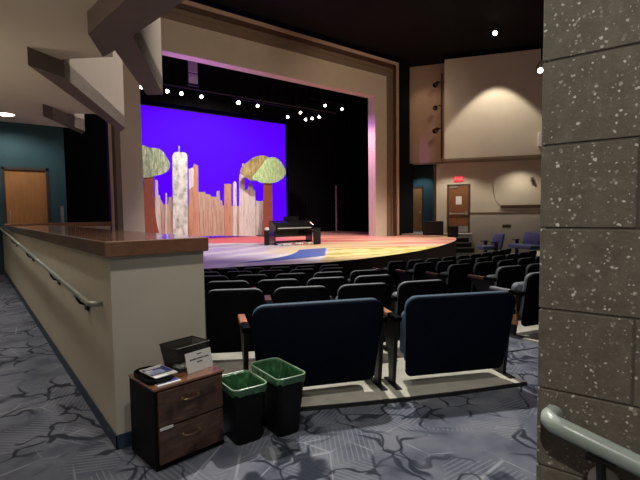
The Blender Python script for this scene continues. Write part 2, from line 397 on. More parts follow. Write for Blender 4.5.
# ------------------------------------------------------------------ house geometry constants
CX, CY = 9.0, 15.0                      # centre the seat rows curve around
def polar(r, th): return (CX - r * math.sin(th), CY - r * math.cos(th))
D2R = PI / 180
def floor_z(r): return min(0.03, 0.03 - 0.0625 * (13.2 - r) / 1.0) if r < 13.2 else 0.03
def ring_strip(mb, r0, r1, a0, a1, zoff, thick, na=40, nr=6, mi=0, flat=None):
    fz = (lambda r: flat) if flat is not None else floor_z
    top = [[mb.bm.verts.new((*polar(r0 + (r1-r0)*j/nr, a0 + (a1-a0)*i/na), fz(r0 + (r1-r0)*j/nr) + zoff)) for i in range(na+1)] for j in range(nr+1)]
    bot = [[mb.bm.verts.new(v.co - Vector((0,0,thick))) for v in row] for row in top]
    for j in range(nr):
        for i in range(na):
            mb.bm.faces.new((top[j][i], top[j][i+1], top[j+1][i+1], top[j+1][i]))
            mb.bm.faces.new((bot[j][i], bot[j+1][i], bot[j+1][i+1], bot[j][i+1]))
    for i in range(na):
        mb.bm.faces.new((top[0][i], bot[0][i], bot[0][i+1], top[0][i+1]))
        mb.bm.faces.new((top[nr][i], top[nr][i+1], bot[nr][i+1], bot[nr][i]))
    for j in range(nr):
        mb.bm.faces.new((top[j][0], top[j+1][0], bot[j+1][0], bot[j][0]))
        mb.bm.faces.new((top[j][na], bot[j][na], bot[j+1][na], top[j+1][na]))

# ------------------------------------------------------------------ floors
arcpts = [(*polar(13.25, a * D2R), 0.0) for a in range(-60, 39, 3)]   # right to left
mb = MB()
left_end = arcpts[-1]
poly = [(-2.3, -3, 0), (26, -3, 0), (26, arcpts[0][1], 0)] + arcpts + [(0.76, arcpts[-1][1], 0), (0.76, 3.0, 0), (-2.3, 3.0, 0)]
mb.prism(poly, (0, 0, -0.1))
struct(mb.build('floor', M['carpet']))
mb = MB()
mb.loft([[(-2.3, 3.0, 0), (0.80, 3.0, 0), (0.80, 3.0, -0.1), (-2.3, 3.0, -0.1)], [(-2.3, 12.0, 0.30), (0.80, 12.0, 0.30), (0.80, 12.0, 0.2), (-2.3, 12.0, 0.2)]])
struct(mb.build('floor_ramp', M['carpet']), 'carpeted aisle sloping up beside the half wall')
mb = MB(); ring_strip(mb, 14.05, 13.2, 21.4*D2R, 33*D2R, 0.0, 0.03, nr=4); ring_strip(mb, 13.2, 11.0, 21.4*D2R, 37.5*D2R, 0.0, 0.5, nr=5); ring_strip(mb, 11.0, 8.0, 21.4*D2R, 48*D2R, 0.0, 0.5, nr=6)
struct(mb.build('floor_seating_left', M['concrete']))
mb = MB(); ring_strip(mb, 13.2, 7.0, -55*D2R, 16.9*D2R, 0.0, 0.5, nr=12)
struct(mb.build('floor_seating_right', M['concrete']))
mb = MB(); ring_strip(mb, 13.25, 7.0, 16.9*D2R, 21.4*D2R, -0.02, 0.5, na=6, nr=12)
struct(mb.build('floor_aisle', M['carpet']))
mb = MB(); ring_strip(mb, 14.068, 14.05, 21.4*D2R, 33*D2R, -0.001, 0.03, nr=1, flat=0.031)
struct(mb.build('trim_1', M['nosing']), 'black edge strip along the concrete seating step')

# ------------------------------------------------------------------ half wall with wood cap
WX0, WX1, WY = 0.755, 1.398, 3.11
mb = MB()
mb.box(WX0, WX1, WY, 11.98, -0.02, 1.287)
hw = struct(mb.build('wall_half', M['cream']), 'cream half wall between the aisle and the seats')
mb = MB(); mb.box(WX0-0.038, WX1+0.024, WY-0.045, 11.98, 1.285, 1.387, bev=0.006)
mb.build('cap', M['cap_wood'], hw)
mb = MB()
mb.loft([[(WX0-0.008, WY-0.008, 0.0), (WX0, WY-0.008, 0.0), (WX0, WY-0.008, 0.10), (WX0-0.008, WY-0.008, 0.10)],
         [(WX0-0.008, 11.98, 0.30), (WX0, 11.98, 0.30), (WX0, 11.98, 0.40), (WX0-0.008, 11.98, 0.40)]])
mb.box(WX0-0.008, WX1+0.008, WY-0.008, WY, 0.0, 0.10)
mb.build('baseboard', M['base_blue'], hw)
mb = MB(); mb.box(1.43, 2.60, 10.55, 10.85, -0.1, 1.34)
rw = struct(mb.build('wall_return', M['cream']), 'far return of the half wall')
mb = MB(); mb.box(0.70, 2.63, 10.52, 10.88, 1.39, 1.42, bev=0.005); mb.box(1.43, 2.63, 10.52, 10.88, 1.33, 1.40)
mb.build('cap', M['cap_wood'], rw)

# handrail on the half wall
hr = empty('handrail', (0.68, 3.7, 0.0))
tag(hr, 'slim metal handrail running up the aisle side of the half wall', 'handrail')
def rz(y): return 0.955 + (y - 3.62) * 0.0470
L = hr.location
mb = MB()
pts = [(0.755, 3.36, rz(3.4)), (0.72, 3.345, rz(3.4)), (0.69, 3.37, rz(3.42)), (0.68, 3.43, rz(3.45))] + [(0.68, y, rz(y)) for y in (3.6, 4.5, 6, 8, 10, 11.9)]
mb.tube([Vector(p) - L for p in pts], 0.019, 12)
mb.build('rail', M['rail_wood'], hr, smooth=True)
for y in (3.80, 5.0, 6.9, 8.9, 11.0):
    mb = MB()
    mb.box(0.735, 0.752, y-0.045, y+0.045, rz(y)-0.135, rz(y)-0.05, bev=0.004, M=Matrix.Translation(-L))
    mb.tube([Vector((0.745, y, rz(y)-0.09)) - L, Vector((0.70, y, rz(y)-0.075)) - L, Vector((0.68, y, rz(y)-0.04)) - L, Vector((0.68, y, rz(y)-0.01)) - L], 0.010, 8)
    mb.box(0.665, 0.695, y-0.035, y+0.035, rz(y)-0.028, rz(y)-0.016, bev=0.002, M=Matrix.Translation(-L))
    tag(mb.build('bracket', M['dark_metal'], hr, smooth=True), 'dark metal bracket')

# ------------------------------------------------------------------ left soffit and beams
ZB, ZS = 3.40, 3.62
A = [(1.126, 5.126, 3.4), (1.414, 5.754, 3.4), (1.468, 5.452, 3.4), (2.368, 7.152, 3.4), (2.554, 6.98, 3.4), (1.503, 4.907, 3.4)]
def ext(p, q, y):
    t = (y - p[1]) / (q[1] - p[1]); return (p[0] + (q[0]-p[0])*t, y, p[2])
p4 = (1.62, 3.831, 3.4); p3 = (1.213, 4.141, 3.4)
p4x = (1.66, 1.8, ZB); p3x = (1.20, 1.8, ZB)
Bm = [(0.762, 6.59, 3.4), (1.214, 6.915, 3.4), (2.856, 10.088, 3.4), (2.917, 10.616, 3.4)]
Cm = [(1.32, 9.733, 3.4), (1.507, 9.924, 3.4), (2.257, 10.925, 3.4), (2.283, 11.359, 3.4)]
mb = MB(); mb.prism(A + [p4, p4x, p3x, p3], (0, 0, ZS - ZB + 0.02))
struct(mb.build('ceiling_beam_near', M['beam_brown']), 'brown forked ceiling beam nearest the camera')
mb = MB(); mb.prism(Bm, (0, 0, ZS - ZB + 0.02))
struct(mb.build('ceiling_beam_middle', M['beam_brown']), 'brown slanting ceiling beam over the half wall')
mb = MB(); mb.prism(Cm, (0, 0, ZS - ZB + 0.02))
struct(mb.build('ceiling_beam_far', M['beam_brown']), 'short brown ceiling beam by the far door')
sof = [(-2.3, -3, ZS), (1.2, -3, ZS), (p3x[0]+0.1, 1.8, ZS), (p3[0]+0.1, p3[1], ZS), (A[0][0]+0.1, A[0][1]+0.1, ZS), (1.685, 6.362, 3.62), (1.206, 6.813, 3.62),
       (Bm[1][0]-0.1, Bm[1][1]+0.1, ZS), (Bm[3][0]-0.05, Bm[3][1], ZS), (2.26, 10.07, 3.62), (1.828, 10.378, 3.62), (Cm[1][0]-.08, Cm[1][1]+.1, ZS), (Cm[3][0]-.05, Cm[3][1], ZS), (Cm[3][0]-.05, 12.0, ZS), (-2.3, 12.0, ZS)]
mb = MB(); mb.prism(sof, (0, 0, 0.06))
struct(mb.build('ceiling_left', M['cream_ceiling']), 'low cream ceiling over the aisle')
def upwall(name, p, q, z0, z1, t=0.12):
    p, q = Vector((p[0], p[1], 0)), Vector((q[0], q[1], 0))
    d = (q - p).normalized(); n = Vector((-d.y, d.x, 0))
    mb = MB()
    mb.prism([p + Vector((0,0,z0)), q + Vector((0,0,z0)), q + Vector((0,0,z1)), p + Vector((0,0,z1))], n * t)
    return struct(mb.build(name, M['cream']))
e = 0.004
upwall('wall_left_near', A[5], A[4], ZB + e, 8.4, 0.10)
upwall('wall_left_middle', Bm[1], Bm[2], ZB + e, 8.4, 0.06)
upwall('wall_left_far', Cm[1], Cm[2], ZB + e, 8.4, 0.06)

# recessed downlight
dl = empty('recessed_downlight', (0.848, 11.108, 3.62))
tag(dl, 'small round recessed downlight glowing in the low cream ceiling', 'ceiling light')
mb = MB(); mb.lathe([(0.155, -0.001), (0.19, -0.001), (0.195, -0.006), (0.19, -0.010), (0.155, -0.008)], 24); mb.build('trim_ring', M['white_enamel'], dl, smooth=True)
mb = MB(); mb.lathe([(0.0, -0.003), (0.156, -0.003), (0.156, -0.010), (0.12, -0.022), (0.0, -0.028)], 24); mb.build('lens', M['downlight'], dl)

# far teal wall and its door
mb = MB()
dx0, dx1, dzt = 0.80, 1.675, 2.649
mb.box(-2.3, dx0, 12.0, 12.15, 0, 3.7); mb.box(dx0, dx1, 12.0, 12.15, dzt, 3.7); mb.box(dx1, 2.02, 12.0, 12.15, -0.1, 3.7)
struct(mb.build('wall_far', M['teal']), 'dark teal wall at the end of the aisle')
dr = struct(MB().box(dx0+0.03, dx1-0.03, 12.02, 12.07, 0.31, dzt-0.035).build('door_1', M['door_wood']), 'tan wooden door in the teal wall')
mb = MB()
for (a, b2, c2, d2) in ((dx0, dx0+0.05, 0.3, dzt), (dx1-0.05, dx1, 0.3, dzt), (dx0, dx1, dzt-0.06, dzt)):
    mb.box(a, b2, 11.985, 12.08, c2, d2)
mb.build('door_frame', M['frame_dark'], dr)
mb = MB(); hx = dx0 + 0.11
mb.tube([(hx, 12.02, 1.42), (hx, 11.96, 1.42), (hx, 11.96, 1.68), (hx, 12.02, 1.68)], 0.013, 8)
mb.build('door_handle', M['steel'], dr, smooth=True)
gp = empty('slim_post', (*(1.884, 11.8), 0))
tag(gp, 'slim pale grey post standing beside the teal wall end', 'post')
mb = MB(); mb.box(-0.03, 0.03, -0.03, 0.03, 0.0, 1.78, bev=0.005); mb.build('shaft', M['steel'], gp)
mb = MB(); mb.box(-0.08, 0.08, -0.08, 0.08, 0.0, 0.02, bev=0.004); mb.build('base_plate', M['dark_metal'], gp)
mb = MB(); mb.box(-2.45, -2.3, -3, 12.15, -0.1, 3.7); struct(mb.build('wall_left', M['cream']))
# black drape between the teal wall and the proscenium, folded
def drape(name, p, q, z0, z1, label=None, folds=26, amp=0.06, cat='curtain'):
    p = Vector((p[0], p[1], 0)); q = Vector((q[0], q[1], 0)); d = (q - p); n = Vector((-d.y, d.x, 0)).normalized()
    mb = MB(); K = folds * 4
    fr = [p + d * (i / K) + n * amp * math.sin(2 * PI * i / 4 + 0.6) for i in range(K + 1)]
    bk = [v + n * 0.015 for v in fr]
    loop = fr + bk[::-1]
    mb.loft([[v + Vector((0,0,z0)) for v in loop], [v + Vector((0,0,z1)) for v in loop]])
    o = mb.build(name, M['black_cloth'])
    return tag(o, label, cat) if label else struct(o)
drape('black_curtain', (2.037, 12.1), (3.36, 13.85), 0.0, 8.3, 'black curtain hanging between the teal wall and the stage frame', 22)

# ------------------------------------------------------------------ proscenium
YP = 13.93; XL, XR, ZT = 4.41, 14.37, 6.58; ZST = 0.47
mb = MB()
mb.box(3.78, XL, YP, YP+0.43, -0.3, 7.55); mb.box(XR, 15.10, YP, YP+0.43, -0.3, 7.55); mb.box(XL, XR, YP, YP+0.43, ZT, 7.55)
struct(mb.build('wall_proscenium', M['cream_pros']), 'cream frame of the stage opening')
def frame_ring(name, ins, outs, y0, y1, mat):
    (a0, a1, at), (b0, b1, bt) = ins, outs
    mb = MB()
    mb.box(b0, a0, y0, y1, -0.3, bt); mb.box(a1, b1, y0, y1, -0.3, bt); mb.box(a0, a1, y0, y1, at, bt)
    struct(mb.build(name, mat))
frame_ring('trim_2', (3.78, 15.10, 7.55), (3.67, 15.28, 7.76), YP-0.06, YP+0.43, M['taupe'])
frame_ring('trim_3', (3.67, 15.28, 7.76), (3.60, 15.38, 7.90), YP-0.12, YP+0.43, M['taupe'])
frame_ring('trim_4', (3.60, 15.38, 7.90), (3.50, 15.53, 8.06), YP-0.18, YP+0.43, M['brown_trim'])
frame_ring('trim_5', (3.50, 15.53, 8.06), (3.42, 15.64, 8.18), YP-0.24, YP+0.43, M['tan_trim'])

# ------------------------------------------------------------------ stage
lip = [(14.577, 9.964), (12.373, 8.873), (10.012, 8.006), (8.004, 7.623), (6.351, 7.557), (4.692, 8.168), (3.82, 8.443)]
lip = [(16.9, 13.5), (16.75, 12.2), (16.2, 11.2)] + lip + [(3.0, 9.3), (2.5, 10.5), (2.45, 13.5)]
# smooth the lip (Catmull-Rom)
sm = []
for i in range(len(lip) - 1):
    p0, p1, p2, p3_ = (Vector(lip[max(i-1, 0)]), Vector(lip[i]), Vector(lip[i+1]), Vector(lip[min(i+2, len(lip)-1)]))
    for k in range(6):
        t = k / 6
        q = 0.5 * ((2*p1) + (p2-p0)*t + (2*p0-5*p1+4*p2-p3_)*t*t + (3*p1-p0-3*p2+p3_)*t**3)
        sm.append((q.x, q.y, ZST))
sm.append((*lip[-1], ZST))
mb = MB()
mb.prism(sm + [(2.45, 13.6, ZST), (2.45, 20.5, ZST), (17.6, 20.5, ZST), (17.6, 13.6, ZST)], (0, 0, -1.0))
mb.bm.faces.ensure_lookup_table()
for f in mb.bm.faces:
    f.normal_update()
    if abs(f.normal.z) < 0.5: f.material_index = 1
struct(mb.build('floor_stage', [M['stage'], M['stage_edge']]), 'brightly painted thrust stage floor')
mb = MB(); mb.box(0.5, 24, 20.6, 20.7, -0.5, 9.2); struct(mb.build('wall_stage_back', M['black_paint']))
mb = MB(); mb.box(0.5, 0.6, 14.4, 20.6, -0.5, 9.2); struct(mb.build('wall_stage_left', M['black_paint']))
mb = MB(); mb.box(23.9, 24, 16.5, 20.6, -0.5, 9.2); struct(mb.build('wall_stage_right', M['black_paint']))
mb = MB(); mb.box(0.5, 24, 14.4, 20.7, 9.2, 9.3); struct(mb.build('ceiling_stage', M['black_paint']))
drape('black_curtain', (13.75, 20.3), (21.5, 20.3), ZST, 8.6, 'black curtain behind the stage, right of the violet cyclorama', 40)
drape('black_curtain', (18.9, 16.9), (19.3, 19.4), ZST, 8.6, 'black side curtain at the right wing of the stage', 18)
# violet cyclorama: lamp light on the cloth put in as emission
sc = empty('backdrop_cyc', (8.6, 20.0, ZST))
tag(sc, 'tall violet cyclorama cloth with its light put in as glow behind the cut-out skyline', 'screen')
sx0, sx1, szt = 2.6, 13.797, 6.269
mb = MB(); mb.box(sx0-8.6, sx1-8.6, 0, 0.02, 0.0, szt-ZST); mb.build('cyc_cloth', M['cyc'], sc)
mb = MB(); mb.tube([(sx0-8.7, 0.01, szt-ZST+0.03), (sx1-8.55, 0.01, szt-ZST+0.03)], 0.03, 8); mb.build('top_batten', M['fixture'], sc)
# black valance above the cyclorama
mb = MB()
K = 120; fr = [(2.6 + 16.0*i/K, 19.6 + 0.04*math.sin(i*1.6)) for i in range(K+1)]
loop = fr + [(a, b+0.012) for a, b in fr[::-1]]
mb.loft([[(a, b, szt+0.12) for a, b in loop], [(a, b, 8.8) for a, b in loop]])
tag(mb.build('black_valance', M['black_cloth']), 'black cloth valance hanging above the violet cyclorama', 'curtain')

# ------------------------------------------------------------------ skyline cut-out
sk = empty('skyline_cutout', (9.0, 19.0, ZST))
tag(sk, 'painted plywood city skyline cut-out standing before the violet cyclorama', 'stage set')
S0 = Vector((9.0, 19.0, ZST))
def flat(name, pts, mat, parent, org, t=0.03, dy=0.0):
    mb = MB(); mb.prism([Vector(p) - org + Vector((0, dy, 0)) for p in pts], (0, t, 0)); return mb.build(name, mat, parent)
def sky(pxs): return pxs
flat('tower', [(7.158, 19.0, 0.649), (7.249, 19.0, 4.057), (7.319, 19.0, 4.197), (7.429, 19.0, 4.23), (7.517, 19.0, 4.245), (7.534, 19.0, 4.501), (7.583, 19.0, 4.505), (7.588, 19.0, 4.25), (7.739, 19.0, 4.253), (7.872, 19.0, 4.207), (7.914, 19.0, 4.102), (7.816, 19.0, 0.621)], M['flat_glass'], sk, S0, 0.03, -0.05)
flat('tower', [(7.871, 19.0, 0.619), (7.955, 19.0, 3.543), (8.149, 19.0, 3.64), (8.223, 19.0, 3.796), (8.396, 19.0, 3.697), (8.324, 19.0, 0.599)], M['flat_brown'], sk, S0, 0.03, -0.045)
flat('tower', [(7.926, 19.0, 2.63), (7.954, 19.0, 3.534), (8.14, 19.0, 3.617), (8.191, 19.0, 3.511), (8.156, 19.0, 2.81)], M['flat_pale'], sk, S0, 0.012, -0.06)
flat('tower', [(9.578, 19.0, 0.547), (9.645, 19.0, 2.942), (10.003, 19.0, 2.953), (9.936, 19.0, 0.531)], M['flat_brown'], sk, S0, 0.03, -0.035)
flat('tower', [(10.03, 19.0, 0.527), (10.098, 19.0, 3.002), (10.189, 19.0, 3.098), (10.28, 19.0, 3.008), (10.229, 19.0, 0.519)], M['flat_pale'], sk, S0, 0.03, -0.035)
flat('tower', [(10.329, 19.0, 0.515), (10.422, 19.0, 3.387), (10.569, 19.0, 3.534), (10.606, 19.0, 3.935), (10.66, 19.0, 3.938), (10.665, 19.0, 3.539), (10.71, 19.0, 3.399), (10.634, 19.0, 0.502)], M['flat_pale'], sk, S0, 0.03, -0.06)
flat('tower', [(10.64, 19.0, 0.502), (10.697, 19.0, 2.69), (10.843, 19.0, 2.717), (11.006, 19.0, 3.126), (11.199, 19.0, 2.701), (11.282, 19.0, 2.679), (11.227, 19.0, 0.477)], M['flat_pale'], sk, S0, 0.03, -0.035)
flat('tower', [(11.283, 19.0, 0.475), (11.325, 19.0, 2.173), (11.778, 19.0, 2.176), (11.737, 19.0, 0.455)], M['flat_pale'], sk, S0, 0.03, -0.03)
flat('tower', [(6.414, 19.0, 0.68), (6.495, 19.0, 3.014), (6.603, 19.0, 3.018), (6.598, 19.0, 2.393), (6.68, 19.0, 2.352), (6.631, 19.0, 0.671)], M['flat_pale'], sk, S0, 0.03, -0.03)
flat('tower', [(6.834, 19.0, 0.662), (6.905, 19.0, 2.482), (6.973, 19.0, 2.483), (6.92, 19.0, 0.659)], M['flat_pale'], sk, S0, 0.03, -0.03)
flat('plank_wall', [(6.207, 19.0, 0.668), (6.265, 19.0, 2.305), (6.677, 19.0, 2.268), (6.816, 19.0, 1.996), (7.008, 19.0, 1.996), (7.062, 19.0, 2.315), (7.191, 19.0, 2.316), (7.868, 19.0, 1.976), (7.914, 19.0, 1.976), (7.955, 19.0, 2.544), (8.701, 19.0, 2.558), (8.746, 19.0, 2.469), (8.939, 19.0, 2.45), (8.984, 19.0, 2.36), (9.254, 19.0, 2.341), (9.276, 19.0, 2.614), (9.415, 19.0, 2.617), (9.424, 19.0, 2.206), (9.538, 19.0, 2.161), (9.542, 19.0, 1.955), (10.341, 19.0, 1.931), (11.319, 19.0, 1.931), (11.658, 19.0, 1.931), (11.623, 19.0, 0.485)], M['flat_plank'], sk, S0, 0.025, 0.0)
# plank battens on the low wall
mb = MB()
for i in range(26):
    xx = 6.313 + i * (11.528 - 6.313) / 25
    mb.box(xx-0.012-9.0, xx+0.012-9.0, -0.018, 0.0, 0.02, 1.25 + 0.05*math.sin(i*2.3))
mb.build('batten_strips', M['flat_brown'], sk)

def tree(name_label, loc, crown_parts, trunk):
    t = empty('tree_cutout', loc); tag(t, name_label, 'stage set')
    o = Vector(loc)
    flat('trunk', trunk, M['trunk'], t, o, 0.04)
    for k, (pts, mat, dy) in enumerate(crown_parts): flat('crown', pts, mat, t, o, 0.03, dy)
    mb = MB(); mb.box(-0.35, 0.35, -0.02, 0.5, 0.0, 0.05, bev=0.01); mb.build('foot', M['fixture'], t)
def blob(pts, sub=5):
    n = len(pts); out = []
    for i in range(n):
        p0, p1, p2, p3_ = (Vector(pts[(i-1) % n]), Vector(pts[i]), Vector(pts[(i+1) % n]), Vector(pts[(i+2) % n]))
        for k in range(sub):
            t = k / sub
            out.append(0.5 * ((2*p1) + (p2-p0)*t + (2*p0-5*p1+4*p2-p3_)*t*t + (3*p1-p0-3*p2+p3_)*t**3))
    return out
tree('right painted tree cut-out with round crown coloured as a shaded and a lit part near the piano', (*(11.597, 18.4), ZST),
     [(blob([(10.166, 18.4, 3.449), (10.304, 18.4, 3.743), (10.581, 18.4, 3.965), (10.885, 18.4, 4.178), (11.307, 18.4, 4.298), (11.656, 18.4, 4.256), (11.771, 18.4, 4.091), (11.838, 18.4, 3.559), (11.512, 18.4, 3.145), (11.047, 18.4, 3.096), (10.708, 18.4, 3.104), (10.451, 18.4, 3.224)]), M['leaf_shaded'], -0.03),  # one crown cut along its shadow edge into two flats
      (blob([(10.747, 18.4, 3.183), (11.098, 18.4, 3.59), (11.455, 18.4, 4.005), (11.71, 18.4, 4.207), (12.094, 18.4, 4.232), (12.415, 18.4, 3.995), (12.631, 18.4, 3.665), (12.584, 18.4, 3.389), (12.232, 18.4, 3.13), (11.785, 18.4, 3.007), (11.237, 18.4, 3.017), (11.01, 18.4, 3.114)]), M['leaf_lit'], -0.065)],
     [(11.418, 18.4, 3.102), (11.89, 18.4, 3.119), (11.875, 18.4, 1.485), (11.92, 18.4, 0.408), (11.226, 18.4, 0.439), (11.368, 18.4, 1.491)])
tree('left painted tree cut-out with grey-green crown beside the stage frame', (*(5.889, 18.0), ZST),
     [(blob([(5.719, 18.0, 4.268), (5.954, 18.0, 4.181), (6.245, 18.0, 4.185), (6.464, 18.0, 4.094), (6.608, 18.0, 3.897), (6.765, 18.0, 3.609), (6.696, 18.0, 3.365), (6.509, 18.0, 3.207), (6.208, 18.0, 3.111), (5.817, 18.0, 3.012), (5.302, 18.0, 3.049), (4.996, 18.0, 3.366), (5.196, 18.0, 3.895), (5.481, 18.0, 4.153)]), M['leaf_dark'], -0.03)],
     [(5.734, 18.0, 3.076), (6.119, 18.0, 3.092), (6.103, 18.0, 1.952), (6.155, 18.0, 1.279), (6.29, 18.0, 0.597), (5.608, 18.0, 0.628)])

# ------------------------------------------------------------------ stage lights
def lamp_fixture(label, head, aim, hang, group=None, lit=True, r=0.085):
    """spotlight: can, lens, yoke hung from the pipe point `hang`"""
    t = empty('stage_spotlight', hang); tag(t, label, 'spotlight', group)
    h = Vector(head) - Vector(hang); d = (Vector(aim) - Vector(head)).normalized()
    q = d.to_track_quat('Z', 'Y').to_matrix().to_4x4(); Mx = Matrix.Translation(h) @ q
    mb = MB(); mb.lathe([(0.0, -0.26), (r*0.7, -0.25), (r*0.85, -0.16), (r, -0.05), (r*1.12, 0.0), (r*1.12, 0.05), (r*0.98, 0.05), (r*0.95, -0.005), (0.0, -0.005)], 18, Mx); mb.build('can', M['fixture'], t, smooth=True)
    mb = MB(); mb.lathe([(0.0, 0.012), (r*0.55, 0.010), (r*0.92, 0.0), (r*0.92, -0.004), (0, -0.004)], 18, Mx); mb.build('lens', M['lamp'] if lit else M['piano_black'], t, smooth=True)
    mb = MB()
    s = d.cross(Vector((0,0,1))).normalized() * (r*1.2)
    c0 = h - d * 0.1
    mb.tube([c0 - s, c0 - s + (-h) * 0.55, -s*0.3 + V(0,0,-0.015), s*0.3 + V(0,0,-0.015), c0 + s + (-h) * 0.55, c0 + s], 0.012, 6)
    mb.box(-0.03, 0.03, -0.03, 0.03, -0.03, -0.001)
    mb.build('yoke', M['fixture'], t)
    return t
BY, BZ = 15.5, 6.02
pipe1 = tag(MB().tube([(4.2, BY, BZ), (13.5, BY, BZ)], 0.028, 10).build('lighting_pipe', M['fixture'], smooth=True), 'long black lighting pipe hung just inside the stage opening', 'pipe')
xs1 = [4.913, 5.778, 6.27, 7.009, 8.498, 9.331]
words = ['leftmost lit spotlight on the front stage pipe, beside the frame', 'second lit spotlight from the left on the front stage pipe', 'third lit spotlight from the left on the front stage pipe', 'fourth lit spotlight from the left on the front stage pipe', 'fifth lit spotlight from the left, large bright one mid pipe', 'rightmost lit spotlight on the front stage pipe']
for x, wd in zip(xs1, words):
    lamp_fixture(wd, (x, BY - 0.12, 5.76), (x*0.45, 2.0, 0.5), (x, BY, BZ-0.03), 'spotlights on the front stage pipe', r=0.075 if 'large' in wd else 0.06)
ups = [((12.222, 17.5, 6.04), 'small lit spotlight above the right edge of the violet cyclorama'), ((12.98, 17.5, 6.344), 'upper one of the lit spotlights in the middle cluster'), ((13.273, 17.5, 6.05), 'lower left lit spotlight of the middle cluster'),
       ((13.67, 17.5, 6.145), 'lit spotlight in the middle of the middle cluster'), ((14.109, 17.5, 6.27), 'rightmost lit spotlight of the middle cluster'), ((14.501, 17.5, 6.881), 'left one of the two high spotlights near the right frame'), ((15.63, 17.5, 6.859), 'right one of the two high spotlights near the right frame')]
tag(MB().tube([(9.5, 17.6, 6.52), (14.55, 17.6, 6.52)], 0.028, 10).build('lighting_pipe', M['fixture'], smooth=True), 'lower rear lighting pipe over the right half of the stage', 'pipe')
tag(MB().tube([(13.6, 17.6, 7.12), (17.0, 17.6, 7.12)], 0.028, 10).build('lighting_pipe', M['fixture'], smooth=True), 'higher rear lighting pipe at the right of the stage', 'pipe')
for i, (p, wd) in enumerate(ups):
    zz = 7.12 if i > 4 else 6.52
    lamp_fixture(wd, p, (p[0]*0.45, 3.0, 0.5), (p[0]+0.02, 17.6, zz-0.03), 'spotlights on the rear stage pipes', r=0.065)
pb = empty('hanging_panel', (6.644, 15.2, 6.035))
tag(pb, 'pale pair of square panels hanging above the front stage lights', 'panel')
zz0, zz1, zz2 = 0.06, 0.447, 0.842
mb = MB(); mb.box(-0.17, 0.17, 0, 0.06, zz1+0.02, zz2, bev=0.008); mb.build('panel', M['pale_box'], pb)
mb = MB(); mb.box(-0.17, 0.17, 0, 0.06, zz0+0.03, zz1-0.02, bev=0.008); mb.build('panel', M['pale_box'], pb)
mb = MB(); mb.box(-0.21, 0.21, -0.01, 0.08, 0.0, 0.03); mb.box(-0.19, -0.17, 0, 0.04, 0, zz2+0.6); mb.box(0.17, 0.19, 0, 0.04, 0, zz2+0.6); mb.build('frame', M['fixture'], pb)

# ------------------------------------------------------------------ piano and stage gear
pn = empty('digital_piano', (9.17, 13.0, ZST), math.radians(-8))
tag(pn, 'black upright digital piano standing on the painted stage', 'piano')
for sx in (-0.75, 0.70): 
    mb = MB(); mb.prism([(sx, -0.30, 0), (sx, 0.25, 0), (sx, 0.25, 0.82), (sx, 0.05, 0.82), (sx, -0.28, 0.66), (sx, -0.30, 0.5), (sx, -0.14, 0.45), (sx, -0.14, 0.06), (sx, -0.30, 0.05)], (0.06, 0, 0)); mb.build('side_panel', M['piano_black'], pn)
mb = MB(); mb.box(-0.69, 0.70, -0.27, 0.2, 0.50, 0.56, bev=0.01); mb.box(-0.69, 0.70, -0.10, -0.07, 0.27, 0.50); mb.build('keybed', M['piano_black'], pn)
mb = MB()
for i in range(36): mb.box(-0.66 + i*0.0365, -0.66 + i*0.0365 + 0.034, -0.26, -0.09, 0.561, 0.583)
mb.build('white_keys', M['ivory'], pn)
mb = MB()
for i in range(36):
    if i % 7 not in (2, 6): mb.box(-0.66 + i*0.0365 + 0.026, -0.66 + i*0.0365 + 0.043, -0.19, -0.09, 0.583, 0.597)
mb.build('black_keys', M['ink'], pn)
mb = MB(); mb.prism([(-0.69, -0.08, 0.58), (-0.69, 0.02, 0.78), (-0.69, 0.06, 0.78), (-0.69, 0.06, 0.56)], (1.39, 0, 0)); mb.build('fallboard', M['piano_black'], pn)
mb = MB(); mb.box(-0.75, 0.76, 0.0, 0.26, 0.79, 0.83, bev=0.008); mb.build('top_lid', M['piano_black'], pn)
mb = MB(); mb.box(-0.30, 0.30, 0.03, 0.05, 0.83, 0.97, bev=0.006); mb.build('music_rest', M['piano_black'], pn)
mb = MB(); mb.box(-0.69, 0.70, 0.10, 0.14, 0.05, 0.12); mb.build('pedal_rail', M['piano_black'], pn)
def floor_speaker(label, loc, w, h, d, rz_, knob=False, cat='speaker', grp=None):
    t = empty('floor_speaker', loc, rz_); tag(t, label, cat, grp)
    mb = MB(); mb.box(-w/2, w/2, -d/2, d/2, 0, h, bev=0.015); mb.build('cabinet', M['monitor'], t)
    mb = MB(); mb.box(-w/2+0.02, w/2-0.02, -d/2-0.012, -d/2, 0.03, h-0.03, bev=0.004); mb.build('grille', M['fixture'], t)
    if knob:
        mb = MB(); mb.lathe([(0.0, h), (w*0.48, h), (w*0.48, h+0.05), (w*0.36, h+0.09), (0, h+0.095)], 16); tag(mb.build('cap', M['white_enamel'], t, smooth=True), 'white cap')
    return t
floor_speaker('narrow black speaker with a white top, left of the piano', (*(8.221, 13.127), ZST), 0.17, 0.52, 0.2, -0.6, True)
floor_speaker('black box speaker on the stage floor right of the piano', (*(9.757, 12.305), ZST), 0.25, 0.56, 0.25, -0.6)
floor_speaker('wide black bass speaker by the teal niche beyond the stage', (*(15.865, 11.99), 0.54), 0.78, 0.60, 0.45, -0.67)
floor_speaker('black monitor speaker at the far right tip of the stage', (*(16.208, 11.225), ZST), 0.36, 0.46, 0.34, -0.67)
